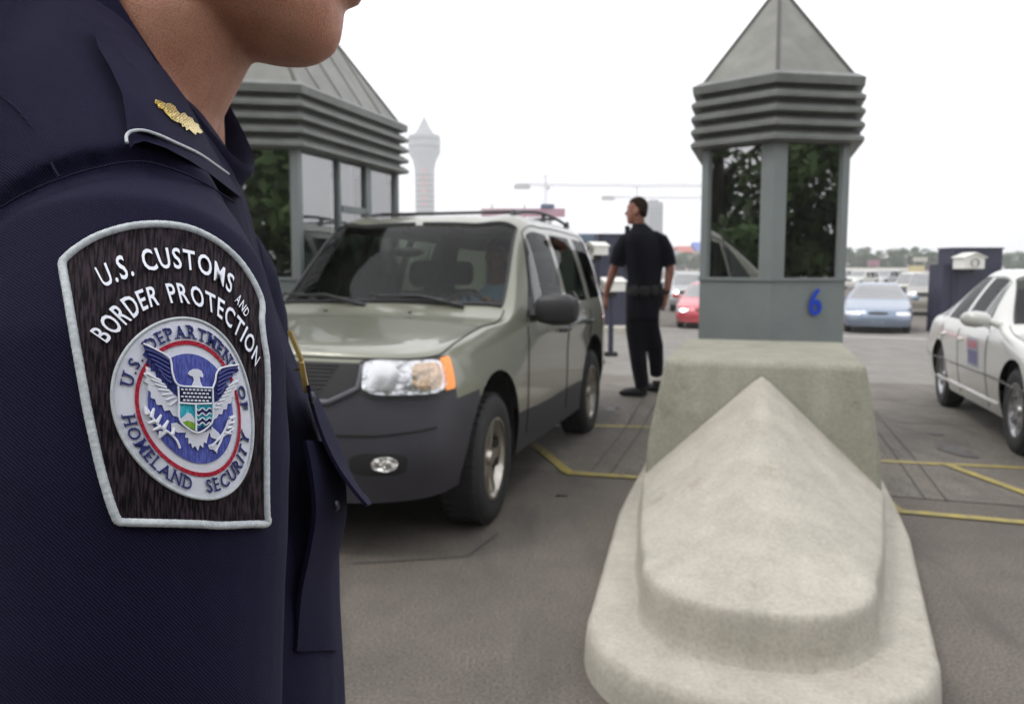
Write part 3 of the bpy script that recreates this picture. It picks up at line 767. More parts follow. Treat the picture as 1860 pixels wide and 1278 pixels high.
def build_suv(pos, rz, label, cat, paint_m, detail=True, group=None, clad=True, lights_on=False):
    r_ = empty('suv', pos, rz, label, cat, group); S = Surf(SUV_COLS); n = 14 if detail else 6
    WR, RW = .36, .445
    mats = {'windshield': M['car_glass' if detail else 'far_glass'], 'side_window': M['side_glass'], 'rear_window': M['side_glass'], '_well_y': .86,
            'bumper': M['cladding'] if clad else paint_m, 'side_cladding': M['cladding'] if clad else paint_m, 'rear_bumper': M['cladding'] if clad else paint_m}
    ob = car_body(r_, S, n, suv_tag, [(1.31, .41), (-1.31, .41)], RW, paint_m, mats)
    body = ob['body'][0]
    for sy in (1, -1): panel(S, 'quarter_window', [(5.42, 3.08), (6.03, 3.08), (6.03, 3.84), (5.9, 3.80)], .004, .004, M['quarter_glass'], r_, sy, .1)
    for sx in (1.31, -1.31):
        for sy in (1, -1):
            make_wheel(r_, (sx, .765 * sy, WR), WR, .235, sy, steer=(R(3) if sx > 0 else 0), detail=detail)
    for sy in (1, -1):
        hl = panel(S, 'headlight', rrect(1.02, 2.20, 2.20, 2.95, .22), .012, .05, M['lamp_bowl'], r_, sy, .06)
        if detail:
            panel(S, 'indicator', rrect(2.19, 2.22, 2.44, 2.94, .16), .014, .05, M['amber'], r_, sy, .05)
            panel(S, 'lens_cover', rrect(1.03, 2.21, 2.19, 2.94, .22), .034, .004, M['lamp_glass'], hl, sy, .08)
            pr = panel(S, 'reflector', [(1.28 + .2 * math.cos(a * math.pi / 8), 2.58 + .31 * math.sin(a * math.pi / 8)) for a in range(16)], .026, .02, M['chrome'], hl, sy, .05)
            panel(S, 'turn_lamp', rrect(1.66, 2.28, 2.14, 2.86, .3), .022, .02, M['amber_clear'], hl, sy, .05)
            panel(S, 'lamp_surround', rrect(.97, 2.12, 2.48, 3.02, .2), .006, .03, M['black_plastic'], r_, sy, .08)
            panel(S, 'fog_lamp_recess', rrect(.92, .62, 1.62, 1.08, .3), .003, .02, M['dark'], r_, sy, .08)
            panel(S, 'fog_lamp', rrect(1.18, .72, 1.50, 1.02, .45), .012, .02, M['fog_bowl'], r_, sy, .04)
        if lights_on:
            p = S(1.3, 2.5); m = MB(); m.ball((p.x + .02, p.y * sy, p.z), (.04, .07, .06)); m.build('lit_lamp', M['head_on'], r_)
    panel(S, 'grille', [(0, 2.08), (.62, 2.1), (.93, 2.35), (.98, 2.86), (0, 2.86)], .004, .02, M['mesh_grille'], r_, 1, .08)
    panel(S, 'grille', [(0, 2.08), (.62, 2.1), (.93, 2.35), (.98, 2.86), (0, 2.86)], .004, .02, M['mesh_grille'], r_, -1, .08)
    if detail:
        for sy in (1, -1):
            m = MB()
            for k in range(9): v = 2.14 + k * .08; scurve(S, [(0, v), (.60 + .03 * k, v)], .007, .0035, m, sy, 5, 8)
            m.build('grille_mesh', M['black_plastic'], r_)
        m = MB(); p = S(0, 2.5); m.ball((p.x + .012, 0, p.z), (.012, .085, .034)); m.build('badge', M['chrome'], r_)
    m = MB()
    for sy in (1, -1): scurve(S, [(0, 2.03), (.66, 2.05), (.97, 2.32), (1.01, 2.84)], .008, .012, m, sy)
    m.build('grille_trim', M['silver_trim'], r_)
    m = MB(); m.box((0, 0, .42), (3.9, 1.3, .12)); m.box((.2, 0, .36), (2.0, 1.66, .16)); m.build('underbody', M['dark'], r_, smooth=False)
    if detail:
        m = MB()
        for sy in (1, -1):
            for u in (5.42, 7.0, 8.0):
                scurve(S, [(u, 0.4), (u, 3.0)], .001, .0045, m, sy)
            scurve(S, [(5.42, 3.0), (6.0, 3.93), (7.0, 3.97), (8.0, 3.97), (8.7, 3.95), (8.72, 3.0)], .001, .004, m, sy)
            scurve(S, [(5.0, 3.95), (4.0, 3.62), (3.0, 3.35), (2.3, 3.08), (1.2, 3.02), (0, 3.02)], .001, .0045, m, sy)
            scurve(S, [(0, 1.42), (1.2, 1.42), (2.05, 1.55)], .002, .006, m, sy)
        m.build('panel_gap', M['dark'], body)
        m = MB()
        for sy in (1, -1):      # black rubber round the windscreen
            pass
        scurve(S, [(5.05, 6.0), (5.05, 4.06), (5.95, 4.06), (5.95, 6.0)], .004, .012, m, 1); scurve(S, [(5.05, 6.0), (5.05, 4.06), (5.95, 4.06), (5.95, 6.0)], .004, .012, m, -1)
        m.build('window_seal', M['black_plastic'], r_)
        for sy in (1, -1):
            # door mirror
            m = MB(); rg = []
            for y, hz_, hx in ((0, .05, .04), (.03, .085, .065), (.12, .10, .075), (.21, .095, .07), (.26, .07, .05), (.275, .03, .02)):
                rg.append([Vector((.56 + hx * math.copysign(abs(math.cos(a)) ** .6, math.cos(a)), (.90 + y) * sy, 1.155 + hz_ * math.copysign(abs(math.sin(a)) ** .6, math.sin(a)))) for a in [k * math.pi / 8 for k in range(16)]])
            m.rings(rg); m.tube([(.56, .80 * sy, 1.10), (.56, .92 * sy, 1.13)], .045, 8); mm = m.build('mirror', M['black_plastic'], r_)
            m = MB(); m.box((.484, 1.045 * sy, 1.155), (.006, .19, .14)); m.build('mirror_glass', M['chrome'], mm, smooth=False)
            for hx in (-.17, -.93):
                p = S(6.72 if hx > -.5 else 7.8, 2.62); m = MB()
                m.tube([(p.x + .09, (p.y + .005) * sy, p.z), (p.x + .07, (p.y + .035) * sy, p.z + .005), (p.x - .07, (p.y + .035) * sy, p.z + .005), (p.x - .09, (p.y + .005) * sy, p.z)], [.012, .018, .018, .012], 8)
                m.build('door_handle', M['black_plastic'], r_)
            # roof rail
            m = MB(); pts = []
            for k in range(21):
                q = k / 20; x = .02 - 1.62 * q; pts.append((x, .57 * sy, 1.783 + .055 * math.sin(math.pi * q) ** .5 * 1.0 + .01 - .03 * abs(q - .45)))
            m.tube(pts, .0135, 8)
            for x in (.03, -.78, -1.58):
                m.tube([(x + .05, .57 * sy, 1.725), (x - .02, .57 * sy, 1.77), (x - .05, .57 * sy, 1.83 if x < 0 and x > -1 else 1.815)], [.035, .028, .018], 8)
            m.build('roof_rail', M['black_plastic'], r_)
        for x in (-.25, -1.2):
            m = MB(); m.tube([(x, -.57, 1.825), (x, .57, 1.825)], .012, 8); m.build('roof_crossbar', M['black_plastic'], r_)
        # wipers
        for yb, ye in ((.55, -.02), (-.08, -.66)):
            m = MB(); pts = [S(5.02, 4.5 if yb > 0 else 6)]
            a = Vector((.99 if abs(yb) < .3 else .93, yb, 1.185)); b = Vector((.955 if abs(ye) < .3 else .90, ye, 1.24))
            m.tube([a, a.lerp(b, .5) + Vector((.02, 0, .035)), b], [.014, .01, .008], 6); m.tube([a.lerp(b, .15) + Vector((0, 0, .03)), b + Vector((-.005, -.05, .012))], .007, 6)
            m.build('wiper', M['black_plastic'], r_)
        for yy in (.28, -.28): m = MB(); m.ball((1.12, yy, 1.155), (.018, .014, .008)); m.build('washer_nozzle', M['black_plastic'], body)
        # cabin: dashboard, wheel, seats, rear-view mirror
        m = MB(); rg = []
        for x, z in ((.98, 1.06), (.80, 1.10), (.55, 1.10), (.42, 1.05), (.40, .80)): rg.append([Vector((x, y, z + (.035 if .15 < y < .6 and x < .8 else 0))) for y in np.linspace(-.80, .80, 20)])
        m.rings(rg, False, False); m.build('dashboard', M['interior'], r_)
        m = MB(); m.lathe([(.175, 0), (.19, .014), (.175, .028), (.16, .014), (.175, 0)], 28); m.lathe([(0, .01), (.05, .012), (.05, .03)], 16)
        for a in (0, 180, 270): m.tube([(0, 0, .015), (.17 * math.cos(R(a)), .17 * math.sin(R(a)), .014)], .012, 6)
        o = m.build('steering_wheel', M['black_plastic'], r_); o.location = (.36, .38, 1.08); o.rotation_euler = (0, R(-68), 0)
        for x, y in ((-.25, .38), (-.25, -.38), (-1.05, .38), (-1.05, -.38)):
            m = MB()
            def slab(c0, c1, w_, t_, nn=7):
                c0, c1 = Vector(c0), Vector(c1); d = (c1 - c0).normalized(); b_ = Vector((0, 1, 0)); a_ = b_.cross(d)
                rg = []
                for k in range(nn + 1):
                    q = k / nn; s_ = .8 + .2 * math.sin(math.pi * q) ** .4 if 0 < q < 1 else .72
                    c = c0.lerp(c1, q); rg.append([c + b_ * (w_ * s_ * math.copysign(abs(math.cos(t)) ** .5, math.cos(t))) + a_ * (t_ * s_ * math.copysign(abs(math.sin(t)) ** .5, math.sin(t))) for t in [i * math.pi / 8 for i in range(16)]])
                m.rings(rg)
            slab((x + .25, y, .68), (x - .25, y, .62), .25, .07); slab((x - .22, y, .66), (x - .36, y, 1.22), .24, .06); slab((x - .37, y, 1.27), (x - .41, y, 1.47), .13, .045)
            m.build('seat', M['seat'], r_)
        m = MB(); m.ball((.52, 0, 1.52), (.02, .12, .035)); m.tube([(.52, 0, 1.54), (.46, 0, 1.6)], .008, 6); m.build('rear_view_mirror', M['black_plastic'], r_)
        m = MB(); m.add([(.95, -.75, .5), (.95, .75, .5), (-1.9, .75, .5), (-1.9, -.75, .5)], [(0, 1, 2, 3)]); m.build('cabin_floor', M['interior'], r_)
    else:
        m = MB(); m.box((-.4, 0, .8), (2.3, 1.45, .5)); m.box((-.5, .35, 1.2), (.2, .4, .4)); m.box((-.5, -.35, 1.2), (.2, .4, .4)); m.build('cabin', M['dark'], r_, smooth=False)
        m = MB(); m.box((2.17, 0, .45), (.02, .3, .15)); m.build('number_plate', M['plate'], r_, smooth=False)
        for sy in (1, -1):
            m = MB(); m.ball((.56, 1.0 * sy, 1.15), (.06, .12, .09)); m.tube([(.56, .8 * sy, 1.1), (.56, .95 * sy, 1.14)], .03, 6); m.build('mirror', paint_m, r_)
    return r_

SEDAN_COLS = [
 [(2.36,0,.22),(2.40,0,.38),(2.39,0,.52),(2.31,0,.66),(2.28,0,.69),(2.25,0,.705),(2.22,0,.715)],
 [(2.31,.42,.22),(2.35,.44,.38),(2.34,.44,.52),(2.27,.43,.66),(2.24,.33,.69),(2.21,.17,.71),(2.20,0,.72)],
 [(2.08,.78,.22),(2.11,.83,.38),(2.09,.83,.52),(2.05,.78,.67),(2.05,.66,.715),(2.05,.34,.75),(2.06,0,.76)],
 [(1.72,.86,.22),(1.72,.90,.38),(1.72,.91,.56),(1.70,.87,.74),(1.70,.72,.79),(1.70,.38,.83),(1.70,0,.84)],
 [(1.36,.87,.22),(1.36,.905,.38),(1.36,.92,.58),(1.36,.89,.80),(1.36,.75,.855),(1.36,.40,.89),(1.36,0,.90)],
 [(.88,.87,.22),(.88,.905,.40),(.88,.925,.62),(.88,.90,.87),(.80,.78,.955),(.95,.42,.965),(1.02,0,.97)],
 [(.20,.87,.22),(.20,.905,.40),(.20,.925,.62),(.16,.90,.90),(.06,.60,1.33),(.13,.33,1.375),(.16,0,1.385)],
 [(-.45,.87,.22),(-.45,.905,.40),(-.45,.925,.62),(-.45,.90,.915),(-.45,.61,1.385),(-.45,.35,1.435),(-.45,0,1.445)],
 [(-1.15,.87,.22),(-1.15,.905,.40),(-1.15,.925,.62),(-1.15,.90,.93),(-1.05,.59,1.345),(-.98,.34,1.40),(-.95,0,1.41)],
 [(-1.78,.86,.24),(-1.78,.90,.40),(-1.78,.92,.62),(-1.75,.86,.945),(-1.66,.66,1.00),(-1.62,.38,1.03),(-1.60,0,1.04)],
 [(-2.30,.78,.26),(-2.33,.82,.42),(-2.35,.83,.64),(-2.32,.77,.90),(-2.28,.64,.955),(-2.26,.35,.985),(-2.26,0,.995)],
 [(-2.46,.42,.26),(-2.52,.44,.42),(-2.50,.44,.64),(-2.45,.42,.88),(-2.40,.35,.93),(-2.38,.2,.955),(-2.38,0,.965)],
 [(-2.48,0,.26),(-2.54,0,.42),(-2.52,0,.64),(-2.47,0,.88),(-2.42,0,.93),(-2.40,0,.95),(-2.40,0,.96)]]
def sedan_tag(u, v, fi, fj, n, c):
    if 3.07 < v < 3.88:
        if 6.07 < u < 6.94: return 'side_window#a'
        if 7.06 < u < 7.93: return 'side_window#b'
    if 4.08 < v and 5.07 < u < 5.93: return 'windshield'
    if 4.1 < v and 8.1 < u < 8.92: return 'rear_window'
    return 'body'
def build_sedan(pos, rz, label, cat, paint_m, detail=True, lights_on=False, group=None, mirror_side=None, sx=1.0):
    r_ = empty('sedan', pos, rz, label, cat, group)
    cols = [[(x * sx, y, z) for x, y, z in c] for c in SEDAN_COLS]
    S = Surf(cols); n = 12 if detail else 6; WR, RW = .33, .375
    mats = {'windshield': M['car_glass' if detail else 'far_glass'], 'side_window': M['side_glass'], 'rear_window': M['side_glass'], '_well_y': .88}
    ax = 1.36 * sx
    ob = car_body(r_, S, n, sedan_tag, [(ax, .345), (-ax, .345)], RW, paint_m, mats)
    for sy in (1, -1):
        panel(S, 'quarter_window', [(5.5, 3.09), (6.03, 3.09), (6.03, 3.86)], .004, .004, M['quarter_glass'], r_, sy, .1)
        panel(S, 'quarter_window', [(8.10, 3.10), (8.82, 3.10), (8.55, 3.45), (8.10, 3.84)], .004, .004, M['quarter_glass'], r_, sy, .1)
    for x in (ax, -ax):
        for sy in (1, -1): make_wheel(r_, (x, .79 * sy, WR), WR, .20, sy, spokes=7, detail=detail, mtrim='chrome_dull')
    for sy in (1, -1):
        panel(S, 'headlight', rrect(1.05, 2.10, 2.35, 2.80, .3), .008, .03, M['lamp_bowl'], r_, sy, .08)
        panel(S, 'grille', [(0, 2.25), (.52, 2.3), (.62, 2.5), (.5, 2.72), (0, 2.78)], .006, .02, M['mesh_grille'], r_, sy, .1)
        if lights_on:
            p = S(1.45, 2.45); m = MB(); m.ball((p.x + .02, p.y * sy, p.z), (.04, .09, .05)); m.build('lit_lamp', M['head_on'], r_)
        m = MB(); rg = []
        for y, hz_, hx in ((0, .03, .03), (.03, .06, .05), (.11, .072, .06), (.18, .06, .05), (.215, .025, .02)):
            rg.append([Vector((.70 * sx + hx * math.cos(a) - .25 * (y - .1) * (y > .1), (.93 + y) * sy, 1.0 + hz_ * math.sin(a))) for a in [k * math.pi / 7 for k in range(14)]])
        m.rings(rg); m.tube([(.70 * sx, .84 * sy, .95), (.70 * sx, .95 * sy, .99)], .03, 8); m.build('mirror', paint_m, r_)
    m = MB(); m.box((2.385 * sx, 0, .42), (.02, .31, .15)); m.build('number_plate', M['plate'], r_, smooth=False)
    m = MB(); m.box((0, 0, .34), (4.2 * sx, 1.3, .12)); m.box((0, 0, .28), (1.9 * sx, 1.7, .1)); m.build('underbody', M['dark'], r_, smooth=False)
    m = MB(); m.box((-.3, 0, .62), (2.3, 1.5, .3)); 
    for x, y in ((-.35, .38), (-.35, -.38), (-1.15, 0)): m.box((x, y, 1.0), (.14, .48 if y else 1.3, .5)); 
    m.box((.62, 0, .80), (.5, 1.5, .18))
    m.build('cabin', M['cabin_dark'] if detail else M['seat'], r_, smooth=False)
    if detail:
        m = MB()
        for sy in (1, -1):
            for u in (5.42, 7.0, 8.05): scurve(S, [(u, .2), (u, 3.0)], .001, .004, m, sy)
            scurve(S, [(5.42, 3.0), (6.0, 3.93), (7.0, 3.95), (8.05, 3.9), (8.4, 3.0)], .001, .0035, m, sy)
            scurve(S, [(5.0, 3.9), (4.0, 3.6), (3.0, 3.4), (2.35, 3.1), (1.2, 3.0), (0, 3)], .001, .004, m, sy)
            scurve(S, [(2.3, 1.9), (3.0, 1.75), (5.0, 1.6), (9.0, 1.6), (10, 1.75)], .002, .007, m, sy)
        m.build('panel_gap', M['dark_trim'], ob['body'][0])
        m = MB()
        for sy in (1, -1): scurve(S, [(5.05, 6.0), (5.05, 4.06), (5.95, 4.06), (5.95, 6.0)], .003, .010, m, sy)
        m.build('window_seal', M['black_plastic'], r_)
        for u in (6.78, 7.85):
            for sy in (1, -1):
                p = S(u, 2.6); m = MB(); m.tube([(p.x + .08, (p.y + .004) * sy, p.z), (p.x, (p.y + .022) * sy, p.z), (p.x - .08, (p.y + .004) * sy, p.z)], [.012, .016, .012], 6); m.build('door_handle', paint_m, r_)
        # rear wheel skirts edge: bright sill strip
        m = MB()
        for sy in (1, -1): scurve(S, [(4.9, .55), (9.0 - .4, .55)], .004, .018, m, sy)
        m.build('sill_trim', paint_m, r_)
        # magnetic door sign with two dark blocks and a red line
        sg = panel(S, 'door_sign', rrect(5.75, 1.75, 6.35, 2.75, .08), .003, .003, M['sign_grey'], r_, -1, .1)
        panel(S, 'sign_band', rrect(5.80, 2.42, 6.30, 2.66, .05), .0045, .002, M['sign_red'], sg, -1, .1)
        panel(S, 'sign_band', rrect(5.80, 1.85, 6.30, 2.34, .05), .0045, .002, M['sign_blue'], sg, -1, .1)
    return r_
M['cabin_dark'] = mat('cabin_dark', (.035, .035, .034), .8)
M['silver_trim'] = mat('silver_trim', (.22, .22, .25), .35, .5)
M['chrome_dull'] = mat('chrome_dull', (.42, .42, .43), .3, .9)
M['dark_trim'] = mat('dark_trim', (.10, .10, .095), .6)
M['sign_grey'] = mat('sign_grey', (.32, .33, .38), .6)
M['sign_red'] = mat('sign_red', (.42, .16, .2), .6)
M['sign_blue'] = mat('sign_blue', (.10, .10, .22), .6, vscale=40, col2=(.2, .2, .3))

def car_on_ground(obj, wb=1.31):
    """lower and pitch a car so its wheels rest on the ground"""
    a = obj.rotation_euler.z; f = Vector((math.cos(a), math.sin(a), 0)); p = obj.location
    zf = zg(p.x + f.x * wb, p.y + f.y * wb); zr = zg(p.x - f.x * wb, p.y - f.y * wb)
    obj.location.z = (zf + zr) / 2; obj.rotation_euler = (0, -math.atan2(zf - zr, 2 * wb), a)
def heading(dx, dy): return math.atan2(dy, dx)
SUVP = Vector((-.54, 6.03, 0)); SUVA = heading(-.297, -.955)
suv = build_suv(SUVP, SUVA, 'sage green SUV with dark grey bumpers stopped at the booth lane, driver inside', 'SUV', M['suv_paint'])
car_on_ground(suv)
sed = build_sedan(Vector((5.08, 7.27, 0)), heading(-.29, -.957), 'white sedan with a small sign on its door at the right edge', 'sedan', M['white_car'])
car_on_ground(sed)
def far_at(px, d): return Vector(((px - CX) * d / FPX, d, 0))
c = build_sedan(far_at(1592, 25.5), heading(-.42, -1), 'light blue sedan facing the stop line, right of the marked booth', 'sedan', M['blue_car'], detail=False, group='cars waiting in the far queue'); car_on_ground(c)
c = build_sedan(far_at(1287, 27.6), heading(-.30, -1), 'red car with its lamp lit, mostly hidden behind the left edge of the numbered booth', 'sedan', M['red_car'], detail=False, lights_on=True, group='cars waiting in the far queue'); car_on_ground(c)
c = build_suv(far_at(1252, 40), heading(-.22, -1), 'silver SUV with lit headlamps between the standing officer and the booth', 'SUV', M['silver_car'], detail=False, clad=False, lights_on=True, group='cars waiting in the far queue'); car_on_ground(c)
c = build_suv(far_at(1658, 44), heading(-.62, -1), 'white SUV farther back, between the blue sedan and the navy cabinet', 'SUV', M['white_car'], detail=False, clad=False, group='cars waiting in the far queue'); car_on_ground(c)
c = build_suv(far_at(1686, 36), heading(-.5, -1), 'beige van with a glowing yellow indicator just left of the stepped navy cabinet', 'van', M['beige_car'], detail=False, clad=False, group='cars waiting in the far queue'); car_on_ground(c)
m = MB(); m.ball((2.16, .40, .84), (.06, .16, .13)); m.build('indicator', M['yellow_on'], c)
# roofs of a further row of vehicles
for px, d, mt, lb in ((1560, 78, 'white_car', 'white van roof showing above the blue sedan'), (1604, 84, 'silver_car', 'silver van beyond the blue sedan, right of the white roof'), (1232, 62, 'beige_car', 'pale van at the far end of the queue beside the officer')):
    c = build_suv(far_at(px, d), heading(-.8, -.6), lb, 'van', M[mt], detail=False, clad=False, group='cars waiting in the far queue'); car_on_ground(c)
# ================================================================== PEOPLE
def skin_mat(name, col, stub=0):
    m = bpy.data.materials.new(name); m.use_nodes = True; N, L = nodes(m); b = N['Principled BSDF']
    tc = N.new('ShaderNodeTexCoord'); n1 = N.new('ShaderNodeTexNoise'); n1.inputs['Scale'].default_value = 22; n1.inputs['Detail'].default_value = 9
    L.new(tc.outputs['Object'], n1.inputs[0]); cr = N.new('ShaderNodeValToRGB')
    cr.color_ramp.elements[0].position = .3; cr.color_ramp.elements[1].position = .7
    cr.color_ramp.elements[0].color = (col[0] * .74, col[1] * .60, col[2] * .56, 1); cr.color_ramp.elements[1].color = (*col, 1)
    L.new(n1.outputs[0], cr.inputs[0]); src = cr.outputs[0]
    if stub:
        v = N.new('ShaderNodeTexNoise'); v.inputs['Scale'].default_value = 1000; v.inputs['Detail'].default_value = 1; L.new(tc.outputs['Object'], v.inputs[0])
        c2 = N.new('ShaderNodeValToRGB'); c2.color_ramp.elements[0].position = .50; c2.color_ramp.elements[1].position = .66
        c2.color_ramp.elements[0].color = (0, 0, 0, 1); c2.color_ramp.elements[1].color = (stub, stub, stub, 1); L.new(v.outputs[0], c2.inputs[0])
        mx = N.new('ShaderNodeMix'); mx.data_type = 'RGBA'; L.new(c2.outputs[0], mx.inputs[0]); L.new(src, mx.inputs[6]); mx.inputs[7].default_value = (.06, .035, .03, 1); src = mx.outputs[2]
    L.new(src, b.inputs['Base Color']); b.inputs['Roughness'].default_value = .48
    b.inputs['Subsurface Weight'].default_value = .12; b.inputs['Subsurface Radius'].default_value = (.008, .003, .0015); b.inputs['Subsurface Scale'].default_value = 1.0
    nb = N.new('ShaderNodeTexVoronoi'); nb.inputs['Scale'].default_value = 620; L.new(tc.outputs['Object'], nb.inputs['Vector'])
    bp = N.new('ShaderNodeBump'); bp.inputs['Strength'].default_value = .4; bp.inputs['Distance'].default_value = .0004
    L.new(nb.outputs[0], bp.inputs['Height']); L.new(bp.outputs[0], b.inputs['Normal'])
    return m
M['skin'] = skin_mat('skin', (.58, .30, .20), .34)
M['skin_far'] = skin_mat('skin_far', (.36, .17, .12))
M['hair'] = mat('hair', (.026, .017, .012), .95, spec=.05, var=.4, vscale=60, bump=.5, bscale=200)
def cloth(name, c1, c2, weave=950, strength=.55):
    m = bpy.data.materials.new(name); m.use_nodes = True; N, L = nodes(m); b = N['Principled BSDF']
    tc = N.new('ShaderNodeTexCoord')
    wv = N.new('ShaderNodeTexWave'); wv.wave_type = 'BANDS'; wv.bands_direction = 'DIAGONAL'; wv.inputs['Scale'].default_value = weave * .28; wv.inputs['Distortion'].default_value = .6; wv.inputs['Detail'].default_value = 1
    n1 = N.new('ShaderNodeTexNoise'); n1.inputs['Scale'].default_value = weave; n1.inputs['Detail'].default_value = 2
    n2 = N.new('ShaderNodeTexNoise'); n2.inputs['Scale'].default_value = 14; n2.inputs['Detail'].default_value = 4
    for n in (wv, n1, n2): L.new(tc.outputs['Object'], n.inputs['Vector'])
    ad = N.new('ShaderNodeMath'); ad.operation = 'ADD'; L.new(wv.outputs['Fac'], ad.inputs[0]); L.new(n1.outputs[0], ad.inputs[1])
    ml = N.new('ShaderNodeMath'); ml.operation = 'MULTIPLY'; ml.inputs[1].default_value = .5; L.new(ad.outputs[0], ml.inputs[0])
    cr = N.new('ShaderNodeValToRGB'); cr.color_ramp.elements[0].position = .3; cr.color_ramp.elements[1].position = .75
    cr.color_ramp.elements[0].color = (*c1, 1); cr.color_ramp.elements[1].color = (*c2, 1)
    L.new(ml.outputs[0], cr.inputs[0]); L.new(cr.outputs[0], b.inputs['Base Color'])
    b.inputs['Roughness'].default_value = .85; b.inputs['Specular IOR Level'].default_value = .12
    b.inputs['Sheen Weight'].default_value = .035; b.inputs['Sheen Roughness'].default_value = .5; b.inputs['Sheen Tint'].default_value = (.6, .65, 1, 1)
    bp = N.new('ShaderNodeBump'); bp.inputs['Strength'].default_value = strength; bp.inputs['Distance'].default_value = .0006
    L.new(ml.outputs[0], bp.inputs['Height'])
    bp2 = N.new('ShaderNodeBump'); bp2.inputs['Strength'].default_value = .35; bp2.inputs['Distance'].default_value = .006
    L.new(n2.outputs[0], bp2.inputs['Height']); L.new(bp.outputs[0], bp2.inputs['Normal']); L.new(bp2.outputs[0], b.inputs['Normal'])
    return m
M['navy'] = cloth('navy_twill', (.0046, .0042, .0155), (.0155, .0135, .040), 1100, .6)
M['navy_far'] = cloth('navy_uniform', (.0025, .0025, .0055), (.005, .005, .010), 200, .2)
M['leather'] = mat('leather', (.006, .006, .007), .6, bump=.2, bscale=150)
M['light_blue_shirt'] = cloth('light_blue_shirt', (.22, .34, .55), (.32, .45, .65), 200, .2)

def hand(mb, wrist, d, up, s=1.0, curl=.5, thumb=1):
    """palm, four unequal curled fingers and a thumb; d: pointing direction, up: palm normal (fingers curl towards it)"""
    d = Vector(d).normalized(); up = Vector(up); up = (up - d * up.dot(d)).normalized(); sd = d.cross(up)
    w = Vector(wrist)
    rg = []
    for q, hw, ht in ((-.01, .024, .019), (.02, .030, .017), (.05, .040, .015), (.085, .042, .013), (.098, .036, .010)):
        rg.append([w + d * q * s + sd * hw * s * math.cos(a) + up * ht * s * math.sin(a) for a in [k * math.pi / 6 for k in range(12)]])
    mb.rings(rg)
    for k, (o, ln) in enumerate(((-.031, .062), (-.010, .072), (.011, .068), (.031, .052))):
        p = w + d * .088 * s + sd * o * s; pts = [p - d * .02 * s, p]; dd = d.copy(); c = curl * (1 + .15 * k)
        for f in (.42, .32, .26):
            dd = (dd + up * c * .9).normalized(); c *= .95; p = p + dd * ln * s * f; pts.append(p)
        mb.tube(pts, [.0095 * s, .0095 * s, .0088 * s, .008 * s, .0062 * s], 8)
    p = w + d * .022 * s + sd * .028 * s * thumb * -1; dd = (d * .6 - sd * thumb * .8 + up * .3).normalized(); pts = [p - dd * .012 * s, p]
    for f in (.034, .028, .022): p = p + dd * f * s; pts.append(p); dd = (dd + d * .35 + up * .25).normalized()
    mb.tube(pts, [.013 * s, .0125 * s, .011 * s, .010 * s, .007 * s], 8)
def head(mb, c, fwd, s=1.0, tilt=0):
    """c = centre of the skull; fwd horizontal facing"""
    f = Vector((fwd[0], fwd[1], 0)).normalized(); r = Vector((f.y, -f.x, 0)); u = Vector((0, 0, 1)); c = Vector(c)
    W = lambda a, b, z: c + (f * a + r * b + u * z) * s
    rg = []
    for z, fr, bk, hw in ((-.125, .085, .045, .018), (-.118, .093, .01, .032), (-.10, .096, -.03, .045), (-.08, .095, -.055, .054), (-.055, .094, -.075, .061), (-.02, .090, -.088, .067), (.02, .090, -.098, .073), (.06, .088, -.10, .074), (.09, .070, -.085, .066), (.112, .04, -.055, .045), (.12, .01, -.02, .018)):
        ring = []
        for k in range(20):
            a = 2 * math.pi * k / 20; mx, hl = (fr + bk) / 2, (fr - bk) / 2
            ring.append(W(mx + hl * math.copysign(abs(math.cos(a)) ** .9, math.cos(a)), hw * math.copysign(abs(math.sin(a)) ** .9, math.sin(a)), z))
        rg.append(ring)
    mb.rings(rg)
    mb.tube([W(.085, 0, .02), W(.100, 0, -.005), W(.116, 0, -.028), W(.100, 0, -.038)], [.008 * s, .011 * s, .013 * s, .010 * s], 8)
    for sd in (-1, 1):
        mb.ball(W(.098, .012 * sd, -.033), .009 * s, 8, 6)
        M3 = Matrix.Rotation(math.atan2(f.y, f.x), 3, 'Z')
        mb.ball(W(-.005, .076 * sd, -.012), (.018 * s, .008 * s, .032 * s), 10, 8, M3)
    mb.ball(W(.094, 0, -.060), (.012 * s, .022 * s, .006 * s), 10, 6, Matrix.Rotation(math.atan2(f.y, f.x), 3, 'Z'))
    mb.ball(W(.092, 0, -.071), (.011 * s, .020 * s, .006 * s), 10, 6, Matrix.Rotation(math.atan2(f.y, f.x), 3, 'Z'))
    mb.ball(W(.088, 0, .034), (.010 * s, .045 * s, .008 * s), 10, 6, Matrix.Rotation(math.atan2(f.y, f.x), 3, 'Z'))
    return W
def hair_cap(name, W, s, mt, parent):
    m = MB(); rg = []
    for z, fr, bk, hw in ((-.062, -.045, -.086, .055), (-.02, -.01, -.096, .0725), (.02, .015, -.101, .0765), (.055, .075, -.103, .077), (.082, .084, -.094, .071), (.105, .070, -.080, .063), (.124, .040, -.052, .044), (.134, .006, -.026, .018)):
        ring = []
        for k in range(20):
            a = 2 * math.pi * k / 20; mx, hl = (fr + bk) / 2, (fr - bk) / 2
            ring.append(W(mx + hl * math.cos(a), hw * math.sin(a), z))
        rg.append(ring)
    m.rings(rg); return blob(name, m, .008 * s, 3, mt, parent)
